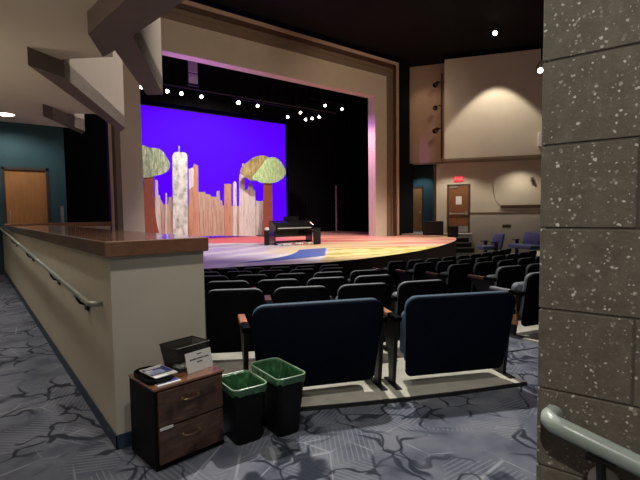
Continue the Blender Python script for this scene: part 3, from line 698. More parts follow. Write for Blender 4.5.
# cables under the piano
for k in range(3):
    mb = MB(); pts = []
    for i in range(60):
        a = i * 0.42
        pts.append((8.52 + k*0.49 + i*0.0035 + 0.10*math.cos(a + k), 12.55 - k*0.06 + 0.10*math.sin(a*1.3 + k*2), ZST + 0.026 + 0.006*(i % 5)))
    mb.tube(pts, 0.024, 6)
    tag(mb.build('cable_coil', M['white_cable'], smooth=True), ['white cable loosely coiled under the left end of the piano', 'white cable loosely coiled under the middle of the piano', 'white cable loosely coiled under the right end of the piano'][k], 'cable', 'cables under the piano')
ps = empty('pole_stand', (*(15.947, 18.4), ZST))
tag(ps, 'tall thin pole on a round base in the dark right of stage', 'stand')
mb = MB(); mb.lathe([(0.0, 0), (0.28, 0), (0.28, 0.02), (0.06, 0.05), (0, 0.05)], 24); mb.build('base', M['pole_red'], ps, smooth=True)
mb = MB(); mb.tube([(0, 0, 0.04), (0, 0, 2.55)], 0.05, 10); mb.build('pole', M['pole_red'], ps, smooth=True)

# ------------------------------------------------------------------ right side wall of the house
WD = Vector((-0.546, 0.838, 0)).normalized(); WN = Vector((-0.838, -0.546, 0)).normalized()   # along (towards stage), into the room
def wbox(org, s0, s1, o0, o1, z0, z1, mb=None, bev=0):
    """box on a side wall: s along -WD from org, o out into the room"""
    mb = mb or MB(); R = Matrix((( -WD.x, WN.x, 0, org[0]), (-WD.y, WN.y, 0, org[1]), (0, 0, 1, 0), (0, 0, 0, 1)))
    mb.box(s0, s1, o0, o1, z0, z1, bev=bev, M=R); return mb
O1 = (16.87, 12.15); O3 = (18.215, 12.35)
O3 = (18.215 , 12.35)
struct(wbox(O1, 0.0, 8.2, -0.25, 0.0, 3.86, 8.15).build('wall_right_upper', M['cream']), 'tall cream upper wall box at the right of the house')
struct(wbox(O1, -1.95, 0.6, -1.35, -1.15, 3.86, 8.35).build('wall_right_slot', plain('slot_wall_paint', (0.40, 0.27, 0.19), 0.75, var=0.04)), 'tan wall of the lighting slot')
struct(wbox(O1, -0.05, 8.25, -1.3, 0.02, 3.78, 3.86).build('trim_6', M['taupe']), 'brown underside of the upper wall box')
struct(wbox(O1, -2.0, -0.05, -1.4, -1.12, 3.78, 3.86).build('trim_7', M['taupe']))
struct(wbox(O3, -0.98, 8.0, -0.2, 0.0, -1.0, 3.78).build('wall_right', M['cream']), 'cream side wall with the exit door')
# lower grey dado, rail and ledge
struct(wbox(O3, 0.50, 8.0, 0.0, 0.05, -1.0, 1.42).build('wall_right_dado', M['wall_lower']))
struct(wbox(O3, 0.50, 8.0, 0.0, 0.075, 1.42, 1.49, bev=0.008).build('trim_8', M['taupe']), 'brown dado rail along the right side wall')
struct(wbox(O3, 1.85, 8.0, 0.0, 0.13, 1.67, 1.79, bev=0.01).build('trim_9', M['brown_trim']), 'brown ledge under the raised wall panel')
mb = MB(); R3 = Matrix(((-WD.x, WN.x, 0, O3[0]), (-WD.y, WN.y, 0, O3[1]), (0, 0, 1, 0), (0, 0, 0, 1)))
mb.prism([R3 @ Vector(p) for p in ((1.55, 0, 2.55), (1.62, 0, 2.05), (1.85, 0, 1.80), (8, 0, 1.80), (8, 0, 3.6), (1.45, 0, 3.6))], WN * 0.035)
struct(mb.build('wall_right_panel', M['cream']))
# exit door
ds0, ds1 = -0.42, 0.46
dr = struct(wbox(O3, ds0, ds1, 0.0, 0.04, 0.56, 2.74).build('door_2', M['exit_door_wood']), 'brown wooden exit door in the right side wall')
mb = MB()
for a, b2, c2, d2 in ((ds0-0.06, ds0, 0.55, 2.80), (ds1, ds1+0.06, 0.55, 2.80), (ds0-0.06, ds1+0.06, 2.74, 2.80)): wbox(O3, a, b2, 0.0, 0.07, c2, d2, mb)
mb.build('door_frame', M['frame_dark'], dr)
mb = wbox(O3, ds0+0.03, ds1-0.05, 0.09, 0.13, 1.41, 1.47, bev=0.01); wbox(O3, ds0+0.05, ds0+0.15, 0.04, 0.10, 1.39, 1.49, mb); wbox(O3, ds1-0.15, ds1-0.03, 0.04, 0.13, 1.38, 1.52, mb)
mb.build('push_bar', M['steel'], dr)
mb = wbox(O3, ds0+0.02, ds1-0.02, 0.04, 0.045, 0.58, 0.86); mb.build('kick_plate', M['steel'], dr)
mb = wbox(O3, ds0+0.05, ds0+0.42, 0.04, 0.10, 2.62, 2.70, bev=0.01); mb.build('closer', M['steel'], dr)
pp = tag(wbox(O3, -0.10, 0.16, 0.041, 0.046, 1.86, 2.24).build('paper_notice', M['paper']), 'white paper notice taped to the brown exit door', 'notice')
ex = empty('exit_sign', (R3 @ Vector((0.02, 0.0, 2.98)))); tag(ex, 'small red glowing EXIT sign above the exit door', 'sign')
def lloc(o): return Matrix.Translation(-Vector(o.location))
mb = wbox(O3, -0.19, 0.21, 0.0, 0.08, 2.92, 3.15, bev=0.008); mb.build('housing', M['exit'], ex, M=lloc(ex))
def text_mesh(name, body, size, mat, parent, Mw):
    cu = bpy.data.curves.new(name, 'FONT'); cu.body = body; cu.size = size; cu.extrude = 0.003; cu.align_x = 'CENTER'; cu.align_y = 'CENTER'
    tmp = bpy.data.objects.new(name, cu); COL.objects.link(tmp)
    dg = bpy.context.evaluated_depsgraph_get(); me = bpy.data.meshes.new_from_object(tmp.evaluated_get(dg))
    bpy.data.objects.remove(tmp); bpy.data.curves.remove(cu)
    me.transform(Mw); me.materials.clear(); me.materials.append(mat)
    o = bpy.data.objects.new(name, me); COL.objects.link(o); o.parent = parent; return o
RT = Matrix(((-WD.x, 0, WN.x, 0), (-WD.y, 0, WN.y, 0), (0, 1, 0, 0), (0, 0, 0, 1)))
text_mesh('letters', 'EXIT', 0.17, M['exit_txt'], ex, Matrix.Translation((R3 @ Vector((0.01, 0.084, 3.035))) - Vector(ex.location)) @ RT)
# vent grille and wall light
vg = empty('wall_vent', R3 @ Vector((2.05, 0.05, 0.9))); tag(vg, 'small dark vent grille low on the grey right wall', 'vent')
mb = wbox(O3, 1.93, 2.29, 0.05, 0.07, 0.80, 0.93, bev=0.004); mb.build('frame', M['taupe'], vg, M=lloc(vg))
mb = MB()
for i in range(4): wbox(O3, 1.95, 2.27, 0.07, 0.078, 0.82 + i*0.026, 0.835 + i*0.026, mb)
mb.build('slats', M['frame_dark'], vg, M=lloc(vg))
sw = empty('wall_bracket', R3 @ Vector((3.15, 0.12, 2.95))); tag(sw, 'small dark bracket fitting high on the cream right wall panel', 'fitting')
mb = wbox(O3, 3.06, 3.17, 0.12, 0.15, 2.78, 3.02, bev=0.005); mb.build('plate', M['taupe'], sw, M=lloc(sw))
mb = wbox(O3, 3.08, 3.15, 0.15, 0.26, 2.86, 2.96, bev=0.01); mb.build('knob', M['frame_dark'], sw, M=lloc(sw))
wb = tag(wbox(O1, 3.74, 3.96, 0.0, 0.12, 4.17, 4.76, bev=0.01).build('wall_speaker', M['white_enamel']), 'small white box speaker on the upper wall beside the pillar', 'speaker')

# black masking wall and teal niche right of the proscenium
mb = MB(); mb.box(15.64, 16.53, YP-0.05, YP+0.1, -0.4, 8.4); mb.box(16.53, 16.86, YP-0.05, YP+0.1, -0.4, 3.8); struct(mb.build('wall_masking', plain('dark_navy_paint', (0.005, 0.007, 0.010), 0.9, spec=0.1)), 'dark wall right of the stage frame')
struct(wbox(O3, -2.62, -0.55, -1.7, -1.55, -0.4, 3.86).build('wall_niche', M['teal']), 'teal wall of the niche behind the stage')
nd = struct(wbox(O3, -2.52, -1.79, -1.55, -1.51, 0.55, 2.76).build('door_3', M['door_wood']), 'tan wooden door in the teal niche')
mb = MB()
for a, b2, c2, d2 in ((-2.60, -2.52, 0.55, 2.84), (-1.79, -1.71, 0.55, 2.84), (-2.60, -1.71, 2.76, 2.84)): wbox(O3, a, b2, -1.55, -1.48, c2, d2, mb)
mb.build('door_frame', M['frame_dark'], nd)
mb = wbox(O3, -1.94, -1.84, -1.51, -1.44, 1.45, 1.60, bev=0.01); mb.build('door_handle', M['steel'], nd)
mb = MB(); mb.prism([(16.80, 14.04, -0.4), (19.2, 16.7, -0.4), (19.2, 16.7, 9.2), (16.80, 14.04, 9.2)], (-0.06, 0.06, 0)); struct(mb.build('wall_stage_wing', M['black_paint']))
struct(wbox(O3, -1.12, -0.98, -1.6, 0.0, -0.4, 3.78).build('wall_niche_side', M['frame_dark']))
struct(wbox(O3, -3.4, 0.62, -1.55, 1.0, -0.8, 0.54).build('floor_landing', M['landing']), 'grey landing in front of the exit door')
# house ceiling
mb = MB(); mb.box(-2.3, 28, -3, YP+0.43, 8.4, 8.5); struct(mb.build('ceiling', M['house_ceiling']), 'dark high ceiling of the house')
# steps from the landing
st = empty('stage_steps', (*(16.621, 10.871), -0.2), math.radians(-35)); tag(st, 'short flight of black steps at the right end of the stage', 'steps')
for k in range(3):
    mb = MB(); mb.box(-0.35, 0.35, 0.28*k, 0.28*k + 0.30, 0.0, 0.2*(k+1)-0.03); mb.build('riser', M['fixture'], st)
    mb = MB(); mb.box(-0.37, 0.37, 0.28*k-0.02, 0.28*k + 0.28, 0.2*(k+1)-0.03, 0.2*(k+1), bev=0.005); mb.build('tread', M['frame_dark'], st)
# lighting slot fixtures
sp = tag(MB().tube([(*(Vector((16.87, 12.15, 0)) + WD*0.12 - WN*0.1).xy, 3.9), (*(Vector((16.87, 12.15, 0)) + WD*0.12 - WN*0.1).xy, 7.6)], 0.03, 8).build('lighting_pipe', M['fixture'], smooth=True), 'upright black pipe carrying spotlights beside the upper wall box', 'pipe')
base = Vector((16.87, 12.15, 0)) + WD*0.12 - WN*0.1
for z, wd, lit in ((7.25, 'topmost black spotlight on the upright pipe in the wall slot', False), (6.25, 'middle black spotlight with a glinting lens in the wall slot', False), (5.25, 'lowest black spotlight on the upright pipe in the wall slot', False)):
    p = base + WD*0.28; lamp_fixture(wd, (p.x, p.y, z-0.12), (9, 12, 1.0) if z != 6.25 else (2, 2, 1), (base.x - WN.x*0 + WD.x*0.10, base.y + WD.y*0.10, z), 'spotlights in the wall slot', lit=lit, r=0.10)
# ceiling spotlights over the house
lamp_fixture('single lit spotlight hanging from the dark ceiling', (15.789, 9.167, 8.1), (5.0, 2.0, 1.0), (*(15.789, 9.167), 8.40), lit=True, r=0.085)
lamp_fixture('black lit spotlight hanging beside the concrete pillar', (14.858, 7.038, 6.041), (4.0, 1.0, 2.0), (*(14.992, 7.063), 6.088+0.3), lit=True, r=0.085)
pz = 6.088+0.3
tag(MB().tube([(*(14.992, 7.063), pz+0.03), (*(14.992, 7.063), 8.4)], 0.025, 8).build('drop_pipe', M['fixture'], smooth=True), 'thin black drop pipe above the spotlight beside the pillar', 'pipe')

# ------------------------------------------------------------------ concrete block pillar
PE = Vector((1.139, 0.534, 0)); PD = Vector((0.218, -0.976, 0)).normalized(); PN = Vector((-0.976, -0.218, 0)).normalized()
RP = Matrix(((PD.x, -PN.x, 0, PE.x), (PD.y, -PN.y, 0, PE.y), (0, 0, 1, 0), (0, 0, 0, 1)))
mb = MB(); mb.box(0.012, 1.188, 0.0035, 0.3965, 0.0, 3.6, M=RP, mi=1)
j = 0.0022; ch = 0.2035; z = 0.08 - ch; k = 0
while z < 3.6:
    z0, z1 = max(0.0, z + j), min(3.6, z + ch - j)
    cuts = [0, 0.2, 0.6, 1.0, 1.2] if k % 2 == 0 else [0, 0.4, 0.8, 1.2]
    for a, b2 in zip(cuts[:-1], cuts[1:]):
        mb.box(a + (j if a else 0), b2 - j, 0, 0.4, z0, z1, bev=0.0022, M=RP)
    z += ch; k += 1
struct(mb.build('wall_pillar', [M['block'], M['mortar']]), 'speckled grey concrete block pillar at the right edge')
# painted handrail on the pillar
h2 = empty('handrail', (1.09, 0.42, 0.9)); tag(h2, 'thick pale green painted handrail mounted on the concrete block pillar', 'handrail')
def pw(s, o, z): return RP @ Vector((s, -o, z)) - Vector(h2.location)
mb = MB()
pts = [pw(0.040, 0.004, 1.040), pw(0.038, 0.035, 1.043), pw(0.042, 0.056, 1.043), pw(0.053, 0.068, 1.041), pw(0.075, 0.070, 1.036), pw(0.12, 0.070, 1.024), pw(0.20, 0.070, 1.003), pw(0.6, 0.070, 0.898), pw(1.1, 0.070, 0.767)]
mb.tube(pts, 0.0215, 20); mb.build('rail', M['rail_green'], h2, smooth=True)
for s in (0.150, 0.85):
    zb = 1.016 - (s-0.15)*0.262 - 0.012
    mb = MB(); mb.tube([pw(s, 0.0, zb-0.100), pw(s, 0.045, zb-0.095), pw(s, 0.066, zb-0.05), pw(s, 0.070, zb-0.015)], 0.010, 10)
    mb.box(-0.03, 0.03, -0.012, 0.012, -0.004, 0.004, M=Matrix.Translation(pw(s, 0.07, zb-0.017)) @ RP.to_3x3().to_4x4())
    br = tag(mb.build('bracket', M['dark_metal'], h2, smooth=True), 'dark metal bracket')
    Mf = Matrix.Translation(pw(s, 0.0, zb-0.100)) @ Matrix(((PN.x, PD.x, 0, 0), (PN.y, PD.y, 0, 0), (0, 0, 1, 0), (0, 0, 0, 1))) @ Matrix.Rotation(PI/2, 4, 'Y')
    mb = MB(); mb.lathe([(0.0, 0.0), (0.034, 0.0), (0.034, 0.006), (0.028, 0.010), (0, 0.012)], 20, Mf); tag(mb.build('flange', M['white_enamel'], br, smooth=True), 'white round wall flange')

# ------------------------------------------------------------------ theatre seats
def seat_proto(w, H, shell, fabric, label, cat='seat', right_arm=True, panel=False, name='theatre_seat', rads=0.09, hbot=0.13, hang=0.62, taper=0.0, tiltdeg=9):
    """origin on the floor below the back, +Y towards the stage"""
    t = empty(name); tag(t, label, cat)
    tilt = Matrix.Translation((0, 0, 0)) @ Matrix.Rotation(math.radians(tiltdeg), 4, 'X')
    bw = w - 0.07
    mb = rpanel(bw, H - hbot, 0.045, rads, 0.014, 0.05, curve=-0.02, y0=-0.045, z0=hbot, taper=taper)
    bk = mb.build('backrest', shell, t, smooth=True, M=tilt)
    mb = rpanel(bw - 0.012, H - hbot - 0.10, 0.055, rads, 0.02, 0.05, curve=-0.02, y0=0.0, z0=hbot + 0.095, taper=taper*0.9)
    mb.build('back_cushion', fabric, bk, smooth=True, M=tilt)
    mb = rpanel(w * 0.78, 0.42, 0.10, 0.06, 0.03, y0=0.13, z0=0.20)
    mb.build('seat_cushion', fabric, t, smooth=True, M=Matrix.Rotation(math.radians(6), 4, 'X'))
    for s in ((-1, 1) if right_arm else (-1,)):
        x = s * (w/2 - 0.005)
        mb = MB(); mb.prism([(x-0.018, 0.02, 0.0), (x-0.018, 0.10, 0.0), (x-0.018, 0.12, 0.30), (x-0.018, 0.40, hang-0.04), (x-0.018, -0.06, hang-0.04), (x-0.018, -0.02, 0.30)], (0.036, 0, 0))
        lg = mb.build('leg', M['seat_metal'], t)
        mb = MB(); mb.box(x-0.03, x+0.03, -0.10, 0.20, 0.0, 0.012, bev=0.003); mb.build('foot_plate', M['seat_metal'], lg)
        mb = MB(); mb.box(x-0.032, x+0.032, 0.10, 0.42, hang-0.04, hang, bev=0.010, seg=2); ar = mb.build('armrest', M['pad_grey'] if panel else (M['arm_wood'] if name != 'theatre_seat' else M['arm_shaded']), t, smooth=True)
        mb = MB(); mb.box(x-0.034, x+0.034, -0.10, 0.105, hang-0.045, hang+0.004, bev=0.012, seg=2); tag(mb.build('arm_pad', M['seat_shell'], ar, smooth=True), 'dark pad behind the wood')
    if panel:
        x = -w/2 - 0.028
        mb = MB(); mb.prism([(x, -0.04, 0.15), (x, 0.16, 0.15), (x, 0.32, hang-0.05), (x, 0.0, hang-0.05)], (0.022, 0, 0)); tag(mb.build('end_panel', M['end_wood'], t), 'orange wooden end panel facing the aisle')
    return t
ORD = ['first', 'second', 'third', 'fourth', 'fifth', 'sixth', 'seventh', 'eighth', 'ninth', 'tenth', 'eleventh', 'twelfth']
ROW = {1: 'nearest narrow row', 2: 'second narrow row', 3: 'third narrow row', 4: 'fourth narrow row', 5: 'row nearest the stage'}
RR = {1: 12.80, 2: 11.80, 3: 10.84, 4: 9.95, 5: 9.08}
PITCH = 0.605
proto = seat_proto(PITCH - 0.005, 0.80, M['seat_shell'], M['seat_fabric'], 'seat', right_arm=False)
proto_end = seat_proto(PITCH - 0.005, 0.80, M['seat_shell'], M['seat_fabric'], 'seat', right_arm=True)
proto_panel = seat_proto(PITCH - 0.005, 0.80, M['seat_shell'], M['seat_fabric'], 'seat', right_arm=False, panel=False)
proto_wood = seat_proto(PITCH - 0.005, 0.80, M['seat_shell'], M['seat_fabric'], 'seat', right_arm=False, panel=True, hang=0.56)
used = set()
def put(pr, r, th, label, group):
    o = pr if pr not in used else copy_tree(pr)
    used.add(pr)
    x, y = polar(r, th)
    o.location = (x, y, floor_z(r) + 0.003); o.rotation_euler = (0, 0, -th)
    o['label'] = label; o['group'] = group
    return o
STEP = 3.0 * D2R                       # every row is divided into the same angles
def fit(o, r):
    o.scale = (r * STEP / PITCH, 1, 1); return o
left_n = {1: 5, 2: 5, 3: 6, 4: 7, 5: 8}
for k in range(1, 6):
    start = {1: 21.55, 2: 22.3, 3: 21.0, 4: 22.3, 5: 21.0}[k] * D2R
    for i in range(left_n[k]):
        th = start + STEP * (i + 0.5)
        x, y = polar(RR[k], th)
        if x < 1.80: continue
        fit(put(proto_end if i == 0 else proto, RR[k], th, 'dark seat, %s from the aisle, %s, block left of the aisle' % (ORD[i], ROW[k]), 'theatre seats of the left block'), RR[k])
right_n = {1: 2, 2: 4, 3: 6, 4: 8, 5: 10}
for k in range(1, 6):
    start = {1: 16.9, 2: 14.4, 3: 14.8, 4: 15.0, 5: 15.0}[k] * D2R
    for i in range(right_n[k]):
        th = start - STEP * (i + 0.5)
        fit(put((proto_wood if k == 1 else proto_panel) if i == 0 else (proto_end if i == right_n[k]-1 else proto), RR[k], th, 'dark seat, %s from the aisle, %s, block right of the aisle' % (ORD[i], ROW[k]), 'theatre seats of the right block'), RR[k])
# two wide seats in front of the camera
wide = seat_proto(1.165, 0.835, M['seat_shell_navy'], M['blue_fabric'], 'wide navy double seat behind the waste bins', right_arm=True, name='wide_theatre_seat', rads=0.11, hbot=0.105, hang=0.63, taper=0.10, tiltdeg=12)
wide2 = copy_tree(wide)
wide.location = (2.285, 2.92, 0.03); wide.rotation_euler = (0, 0, math.radians(-24.5))
wide2.scale = (0.945, 1, 1); wide2.location = (3.405, 2.365, 0.03); wide2.rotation_euler = (0, 0, math.radians(-26.5))
wide['label'] = 'wide navy-backed double seat directly behind the green-lined bins'; wide2['label'] = 'wide navy-backed double seat at the aisle end of the back row'
wide['group'] = wide2['group'] = 'wide seats in the back row'
# blue side seats by the right wall, seat pans down, facing the stage
def side_seat(w, label, loc, rz_):
    t = empty('side_seat', loc, rz_); tag(t, label, 'seat')
    mb = rpanel(w, 0.50, 0.09, 0.07, 0.03, y0=-0.09, z0=0.40); mb.build('backrest', M['side_blue'], t, smooth=True, M=Matrix.Rotation(math.radians(14), 4, 'X'))
    mb = MB(); mb.box(-w/2+0.03, w/2-0.03, -0.06, 0.37, 0.38, 0.50, bev=0.035, seg=3); mb.build('seat_cushion', M['side_blue'], t, smooth=True)
    for s in (-1, 1):
        x = s*(w/2+0.02)
        mb = MB(); mb.box(x-0.02, x+0.02, -0.02, 0.08, 0.0, 0.60); mb.build('leg', M['seat_metal'], t)
        mb = MB(); mb.box(x-0.03, x+0.03, -0.06, 0.20, 0.60, 0.63, bev=0.01); mb.build('armrest', M['seat_metal'], t)
    return t
side_seat(0.56, 'single bright blue side seat near the right wall', (*(12.622, 7.373), 0.0), math.radians(60))
side_seat(1.15, 'wide bright blue side seat near the right wall beside the pillar', (*(13.337, 6.541), 0.03), math.radians(62))

# ------------------------------------------------------------------ filing cabinet and what stands on it
fc = empty('filing_cabinet', (0.865, 2.665, 0.0), math.radians(6)); tag(fc, 'two-drawer filing cabinet with dark wood drawers and black sides', 'cabinet')
CW, CD, CH = 0.475, 0.375, 0.515
mb = MB(); mb.box(0, CW, 0.012, CD, 0.0, CH-0.018, bev=0.003); mb.build('body', M['cab_black'], fc)
mb = MB(); mb.box(-0.006, CW+0.006, -0.006, CD, CH-0.018, CH, bev=0.004); mb.build('top', M['cab_top'], fc)
for z0, z1 in ((0.268, 0.488), (0.040, 0.258)):
    mb = MB(); mb.box(0.018, CW-0.012, -0.006, 0.016, z0, z1, bev=0.003); dw = mb.build('drawer', M['drawer_wood'], fc)
    zc = (z0+z1)/2 + 0.03; xm = CW*0.48
    mb = MB(); mb.tube([(xm-0.055, -0.004, zc), (xm-0.053, -0.022, zc-0.002), (xm-0.03, -0.030, zc-0.004), (xm, -0.032, zc-0.005), (xm+0.03, -0.030, zc-0.004), (xm+0.053, -0.022, zc-0.002), (xm+0.055, -0.004, zc)], 0.0055, 10)
    for s in (-1, 1): mb.lathe([(0, 0), (0.012, 0), (0.010, 0.005), (0, 0.006)], 12, Matrix.Translation((xm+s*0.055, -0.006, zc)) @ Matrix.Rotation(PI/2, 4, 'X'))
    tag(mb.build('handle', plain('aged_brass', (0.30, 0.20, 0.12), 0.3, 0.8), dw, smooth=True), 'aged metal pull handle')
mb = MB(); mb.box(0.022, 0.105, -0.010, -0.004, 0.252, 0.268); tag(mb.build('label_strip', M['white_enamel'], fc), 'white strip between the drawers')
CT = CH + 0.0
def cab(x, y, z=0.0):
    a = math.radians(6); return Vector((0.865 + x*math.cos(a) - y*math.sin(a), 2.665 + x*math.sin(a) + y*math.cos(a), CH + z))
# black tray with leaflets
tr = empty('leaflet_tray', cab(0.085, 0.20, 0.0005), math.radians(6)); tag(tr, 'shallow black oval tray under the leaflets on the cabinet', 'tray')
def oval(w, d, r, z):
    return [(x, zz - d/2, z) for x, zz in rrect(w, d, r, 5)]
mb = MB(); mb.loft([oval(0.17, 0.31, 0.08, 0.0), oval(0.18, 0.32, 0.085, 0.028), oval(0.168, 0.308, 0.08, 0.028), oval(0.16, 0.30, 0.075, 0.004)]); mb.build('rim', M['cab_black'], tr, smooth=True)
def leaflet(label, c, w, d, rot, z, covers, grp='leaflets on the cabinet'):
    t = empty('leaflet', c, rot); t.location.z = CH + z; tag(t, label, 'leaflet', grp)
    mb = MB(); mb.box(-w/2, w/2, -d/2, d/2, 0, 0.006); mb.build('pages', M['paper'], t)
    for (a, b2, c2, d2, mk, dz) in covers:
        mb = MB(); mb.box(a, b2, c2, d2, 0.006, 0.0065 + dz); mb.build('printed_panel', M[mk], t)
leaflet('violet-blue printed leaflet lying on top of the black tray', cab(0.115, 0.19), 0.15, 0.215, 0.15, 0.030, [(-0.072, 0.072, -0.06, 0.09, 'print_blue', 0), (-0.06, 0.03, -0.045, 0.03, 'print_sky', 0.0004), (-0.055, 0.05, 0.066, 0.082, 'paper', 0.0004), (-0.07, -0.02, -0.02, 0.05, 'paper', 0.0003)])
leaflet('pale blue leaflet at the front edge of the cabinet top', cab(0.105, 0.050), 0.15, 0.075, 0.10, 0.0005, [(-0.073, 0.073, -0.018, 0.035, 'print_blue', 0), (-0.06, 0.0, -0.015, 0.03, 'print_sky', 0.0004)])
# wire mesh letter bin
wbn = empty('mesh_document_box', (*cab(0.325, 0.232).xy, CH), math.radians(12)); tag(wbn, 'dark wire mesh document box standing on the filing cabinet', 'document box')
bw0, bd0, bw1, bd1, bh = 0.21, 0.16, 0.26, 0.20, 0.168
def rr_(w, d, z, t=0): return [(-w/2+t, -d/2+t, z), (w/2-t, -d/2+t, z), (w/2-t, d/2-t, z), (-w/2+t, d/2-t, z)]
mb = MB(); mb.loft([rr_(bw1, bd1, bh), rr_(bw0, bd0, 0.003), rr_(bw0, bd0, 0.003, 0.002), rr_(bw1, bd1, bh, 0.002)], caps=False)
mb.build('mesh_sides', M['wire_mesh'], wbn)
mb = MB(); mb.box(-bw0/2, bw0/2, -bd0/2, bd0/2, 0.0, 0.004); mb.build('base', M['dark_metal'], wbn)
mb = MB(); rim = [Vector(p) for p in rr_(bw1, bd1, bh)]
for a, b2 in zip(rim, rim[1:] + rim[:1]): mb.tube([a, b2], 0.004, 8)
mb.build('rim_wire', M['dark_metal'], wbn, smooth=True)
for k in range(2):
    t = tag(MB().box(-0.07, 0.07, -0.045, 0.045, 0, 0.004).build('paper_sheet', M['paper']), ['folded white paper lying inside the mesh box', 'lower white paper lying inside the mesh box'][k], 'paper')
    t.location = (*cab(0.325, 0.232).xy, CH + 0.006 + k*0.006); t.rotation_euler = (0, 0, 0.25 - 0.15*k)
# white notice leaning on its front
sg = empty('notice_card', cab(0.362, 0.092, 0.002), math.radians(9)); tag(sg, 'white printed notice card propped against the mesh box', 'notice')
sg.rotation_euler = (math.radians(-13), 0, math.radians(12))
mb = MB(); mb.box(-0.10, 0.10, 0.0, 0.003, 0.0, 0.13); mb.build('card', M['paper'], sg)
mb = MB()
for (x0, x1, z0, z1) in ((-0.012, 0.022, 0.107, 0.113), (-0.072, -0.02, 0.077, 0.085), (-0.015, 0.035, 0.077, 0.085), (0.04, 0.078, 0.077, 0.085), (-0.02, 0.022, 0.056, 0.063)):
    mb.box(x0, x1, -0.0008, 0.0, z0, z1)
mb.build('printed_lines', M['ink'], sg)

# ------------------------------------------------------------------ waste bins with green liners
def waste_bin(label, loc, rz_, w, d, h):
    t = empty('waste_bin', loc, rz_); tag(t, label, 'waste bin', 'green-lined waste bins')
    def rg(k, z, r=0.05, wob=0.0):
        o = rrect(w*k, d*k, r*k, 6)
        return [(x, y - d*k/2, z + wob*math.sin(i*1.9) * 0.5 + wob*math.sin(i*0.8)*0.5) for i, (x, y) in enumerate(o)]
    mb = MB(); mb.loft([rg(0.74, 0.0), rg(0.76, 0.01), rg(0.97, h-0.03), rg(1.0, h-0.03), rg(1.0, h), rg(0.95, h), rg(0.72, 0.02)]); mb.build('body', M['can_black'], t, smooth=True)
    mb = MB(); mb.loft([rg(1.015, h-0.034, wob=0.014), rg(1.025, h-0.015, wob=0.004), rg(1.03, h+0.004), rg(0.99, h+0.010), rg(0.92, h+0.002), rg(0.84, h-0.12, wob=0.02), rg(0.74, h-0.26, wob=0.03), rg(0.4, 0.05)], caps=False)
    ln = mb.build('liner', M['bag'], t, smooth=True)
    mb = MB(); ring = [Vector((x, y, h + 0.010)) for x, y, z in rg(1.0, h)]
    mb.tube(ring + [ring[0]], 0.0045, 8); tag(mb.build('liner_fold', M['bag_rim'], ln, smooth=True), 'pale folded edge of the liner')
    return t
waste_bin('black waste bin with green liner next to the filing cabinet', (1.487, 2.745, 0.0), math.radians(-4), 0.255, 0.33, 0.385)
waste_bin('larger black waste bin with green liner in front of the wide seat', (1.757, 2.70, 0.0), math.radians(-4), 0.235, 0.44, 0.42)

# ------------------------------------------------------------------ lights
def spot(name, loc, tgt, power, color=(1, 0.9, 0.78), size=60, blend=0.6, rad=0.08):
    l = bpy.data.lights.new(name, 'SPOT'); l.energy = power; l.color = color; l.spot_size = math.radians(size); l.spot_blend = blend; l.shadow_soft_size = rad
    o = bpy.data.objects.new(name, l); COL.objects.link(o); o.location = loc
    o.rotation_euler = (Vector(tgt) - Vector(loc)).to_track_quat('-Z', 'Y').to_euler(); return o
def area(name, loc, tgt, power, color, sx, sy):
    l = bpy.data.lights.new(name, 'AREA'); l.shape = 'RECTANGLE'; l.energy = power; l.color = color; l.size = sx; l.size_y = sy
    o = bpy.data.objects.new(name, l); COL.objects.link(o); o.location = loc
    o.rotation_euler = (Vector(tgt) - Vector(loc)).to_track_quat('-Z', 'Y').to_euler(); return o
WARM = (1.0, 0.86, 0.68); NEU = (1.0, 0.95, 0.86)
spot('aisle_downlight', (0.25, 5.2, 3.60), (0.25, 5.2, 0), 130, NEU, 130, 0.9, 0.09)
spot('aisle_downlight', (0.25, 8.4, 3.60), (0.25, 8.4, 0), 140, NEU, 130, 0.9, 0.09)
spot('aisle_downlight', (-1.0, 3.0, 3.60), (-1.0, 3.0, 0), 8, NEU, 140, 0.9, 0.09)
spot('aisle_downlight', (0.848, 11.108, 3.60), (1.0, 11.4, 0), 150, NEU, 155, 0.5, 0.08)
def point(name, loc, power, color, rad=0.12):
    l = bpy.data.lights.new(name, 'POINT'); l.energy = power; l.color = color; l.shadow_soft_size = rad
    o = bpy.data.objects.new(name, l); COL.objects.link(o); o.location = loc; return o
spot('ceiling_fill', (-2.0, 3.2, 2.2), (-0.4, 4.2, 4.9), 130, WARM, 115, 0.5, 0.1)  # added fill from out of view to brighten the low ceiling, no fixture
spot('ceiling_fill', (-2.0, 7.6, 2.2), (-0.4, 8.2, 4.9), 130, WARM, 115, 0.5, 0.1)  # second added ceiling fill, likewise without a fixture
spot('entry_downlight', (1.0, 2.05, 3.58), (1.05, 2.1, 0), 105, NEU, 130, 0.8, 0.06)
spot('cross_aisle_light', (3.0, -0.4, 8.3), (3.0, 0.9, 0), 250, NEU, 40, 0.8, 0.15)
spot('house_light', (4.9, 5.4, 8.3), (3.2, 1.9, 0), 2500, NEU, 56, 0.8, 0.12)
spot('house_light', (10, 8.5, 8.3), (9, 6, 0), 500, NEU, 80, 0.7, 0.15)
spot('panel_light', (8.8, 6.6, 8.2), (2.0, 8.4, 4.4), 1250, (1.0, 0.88, 0.82), 46, 0.7, 0.12)
spot('pillar_light', (-0.8, -0.4, 3.5), (1.2, 0.3, 1.4), 125, NEU, 90, 0.6, 0.06)
spot('wall_washer', (16.96, 9.72, 8.3), (16.96, 9.72, 0), 680, WARM, 79, 0.22, 0.08)
spot('wall_downlight', (18.9, 9.7, 3.74), (18.95, 9.75, 0), 130, WARM, 130, 0.9, 0.05)
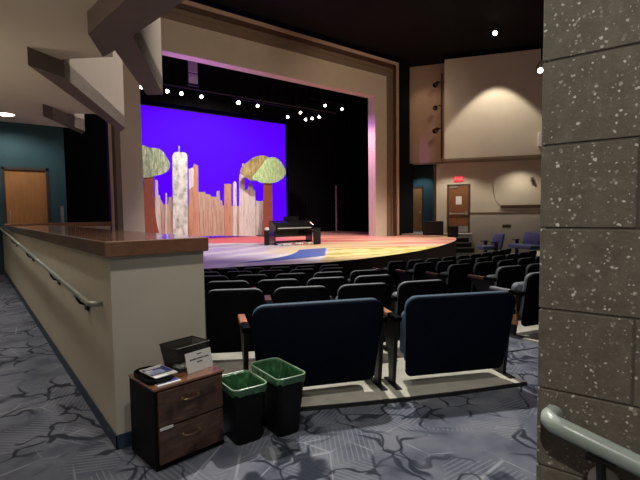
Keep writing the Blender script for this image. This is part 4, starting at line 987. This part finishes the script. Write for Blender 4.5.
spot('wall_downlight', (17.1, 11.7, 3.74), (17.3, 11.9, 0), 130, WARM, 130, 0.5, 0.08)
spot('niche_light', (17.85, 14.25, 3.7), (18.3, 14.4, 1.0), 60, (0.75, 0.95, 1.0), 110, 0.6, 0.05)
spot('slot_light', (15.6, 12.6, 8.2), (17.6, 13.4, 5.0), 60, (1.0, 0.75, 0.5), 70, 0.6, 0.1)
spot('frame_wash', (6.5, 6.0, 8.2), (5.5, 14.0, 6.5), 290, (1.0, 0.82, 0.62), 75, 0.7, 0.2)
spot('frame_wash', (11.5, 6.5, 8.2), (14.0, 14.0, 5.0), 430, (1.0, 0.80, 0.58), 75, 0.7, 0.2)
spot('stage_wash', (9.0, 5.0, 8.3), (9.5, 12.0, 0.5), 4300, (1.0, 0.92, 0.84), 62, 0.6, 0.15)
spot('stage_wash', (13.5, 15.2, 6.4), (12.5, 12.5, 0.5), 900, (1.0, 0.6, 0.5), 90, 0.6, 0.12)
spot('violet_wash', (6.0, 15.3, 6.4), (5.0, 11.5, 0.5), 380, (0.55, 0.25, 1.0), 62, 0.6, 0.12)
spot('violet_wash', (13.0, 16.6, 5.6), (14.37, 14.15, 3.8), 620, (0.6, 0.2, 1.0), 80, 0.7, 0.12)
spot('skyline_wash', (9.0, 15.8, 6.2), (9.0, 19.0, 2.4), 1150, (1.0, 0.84, 0.78), 125, 0.6, 0.12)
spot('violet_wash', (6.2, 15.0, 4.8), (6.6, 14.1, 6.6), 110, (0.55, 0.2, 1.0), 110, 0.7, 0.12)


# world: faint ambient
w = bpy.data.worlds.new('dim_house'); SC.world = w; w.use_nodes = True
w.node_tree.nodes['Background'].inputs[0].default_value = (1.0, 0.86, 0.72, 1); w.node_tree.nodes['Background'].inputs[1].default_value = 0.012

# ------------------------------------------------------------------ camera
cam = bpy.data.cameras.new('camera'); co = bpy.data.objects.new('camera', cam); COL.objects.link(co)
cam.sensor_width = 36; cam.lens = 450 / 640 * 36; cam.clip_start = 0.05; cam.clip_end = 100
co.matrix_world = Matrix(((0.77878, 0.047687, -0.625481, 0), (-0.62716, 0.038421, -0.777942, 0), (-0.013066, 0.998123, 0.059829, 1.55), (0, 0, 0, 1)))
SC.camera = co
vs = SC.view_settings
vs.view_transform = 'Standard'; vs.look = 'None'; vs.exposure = 0.0; vs.gamma = 1.0; vs.use_curve_mapping = False
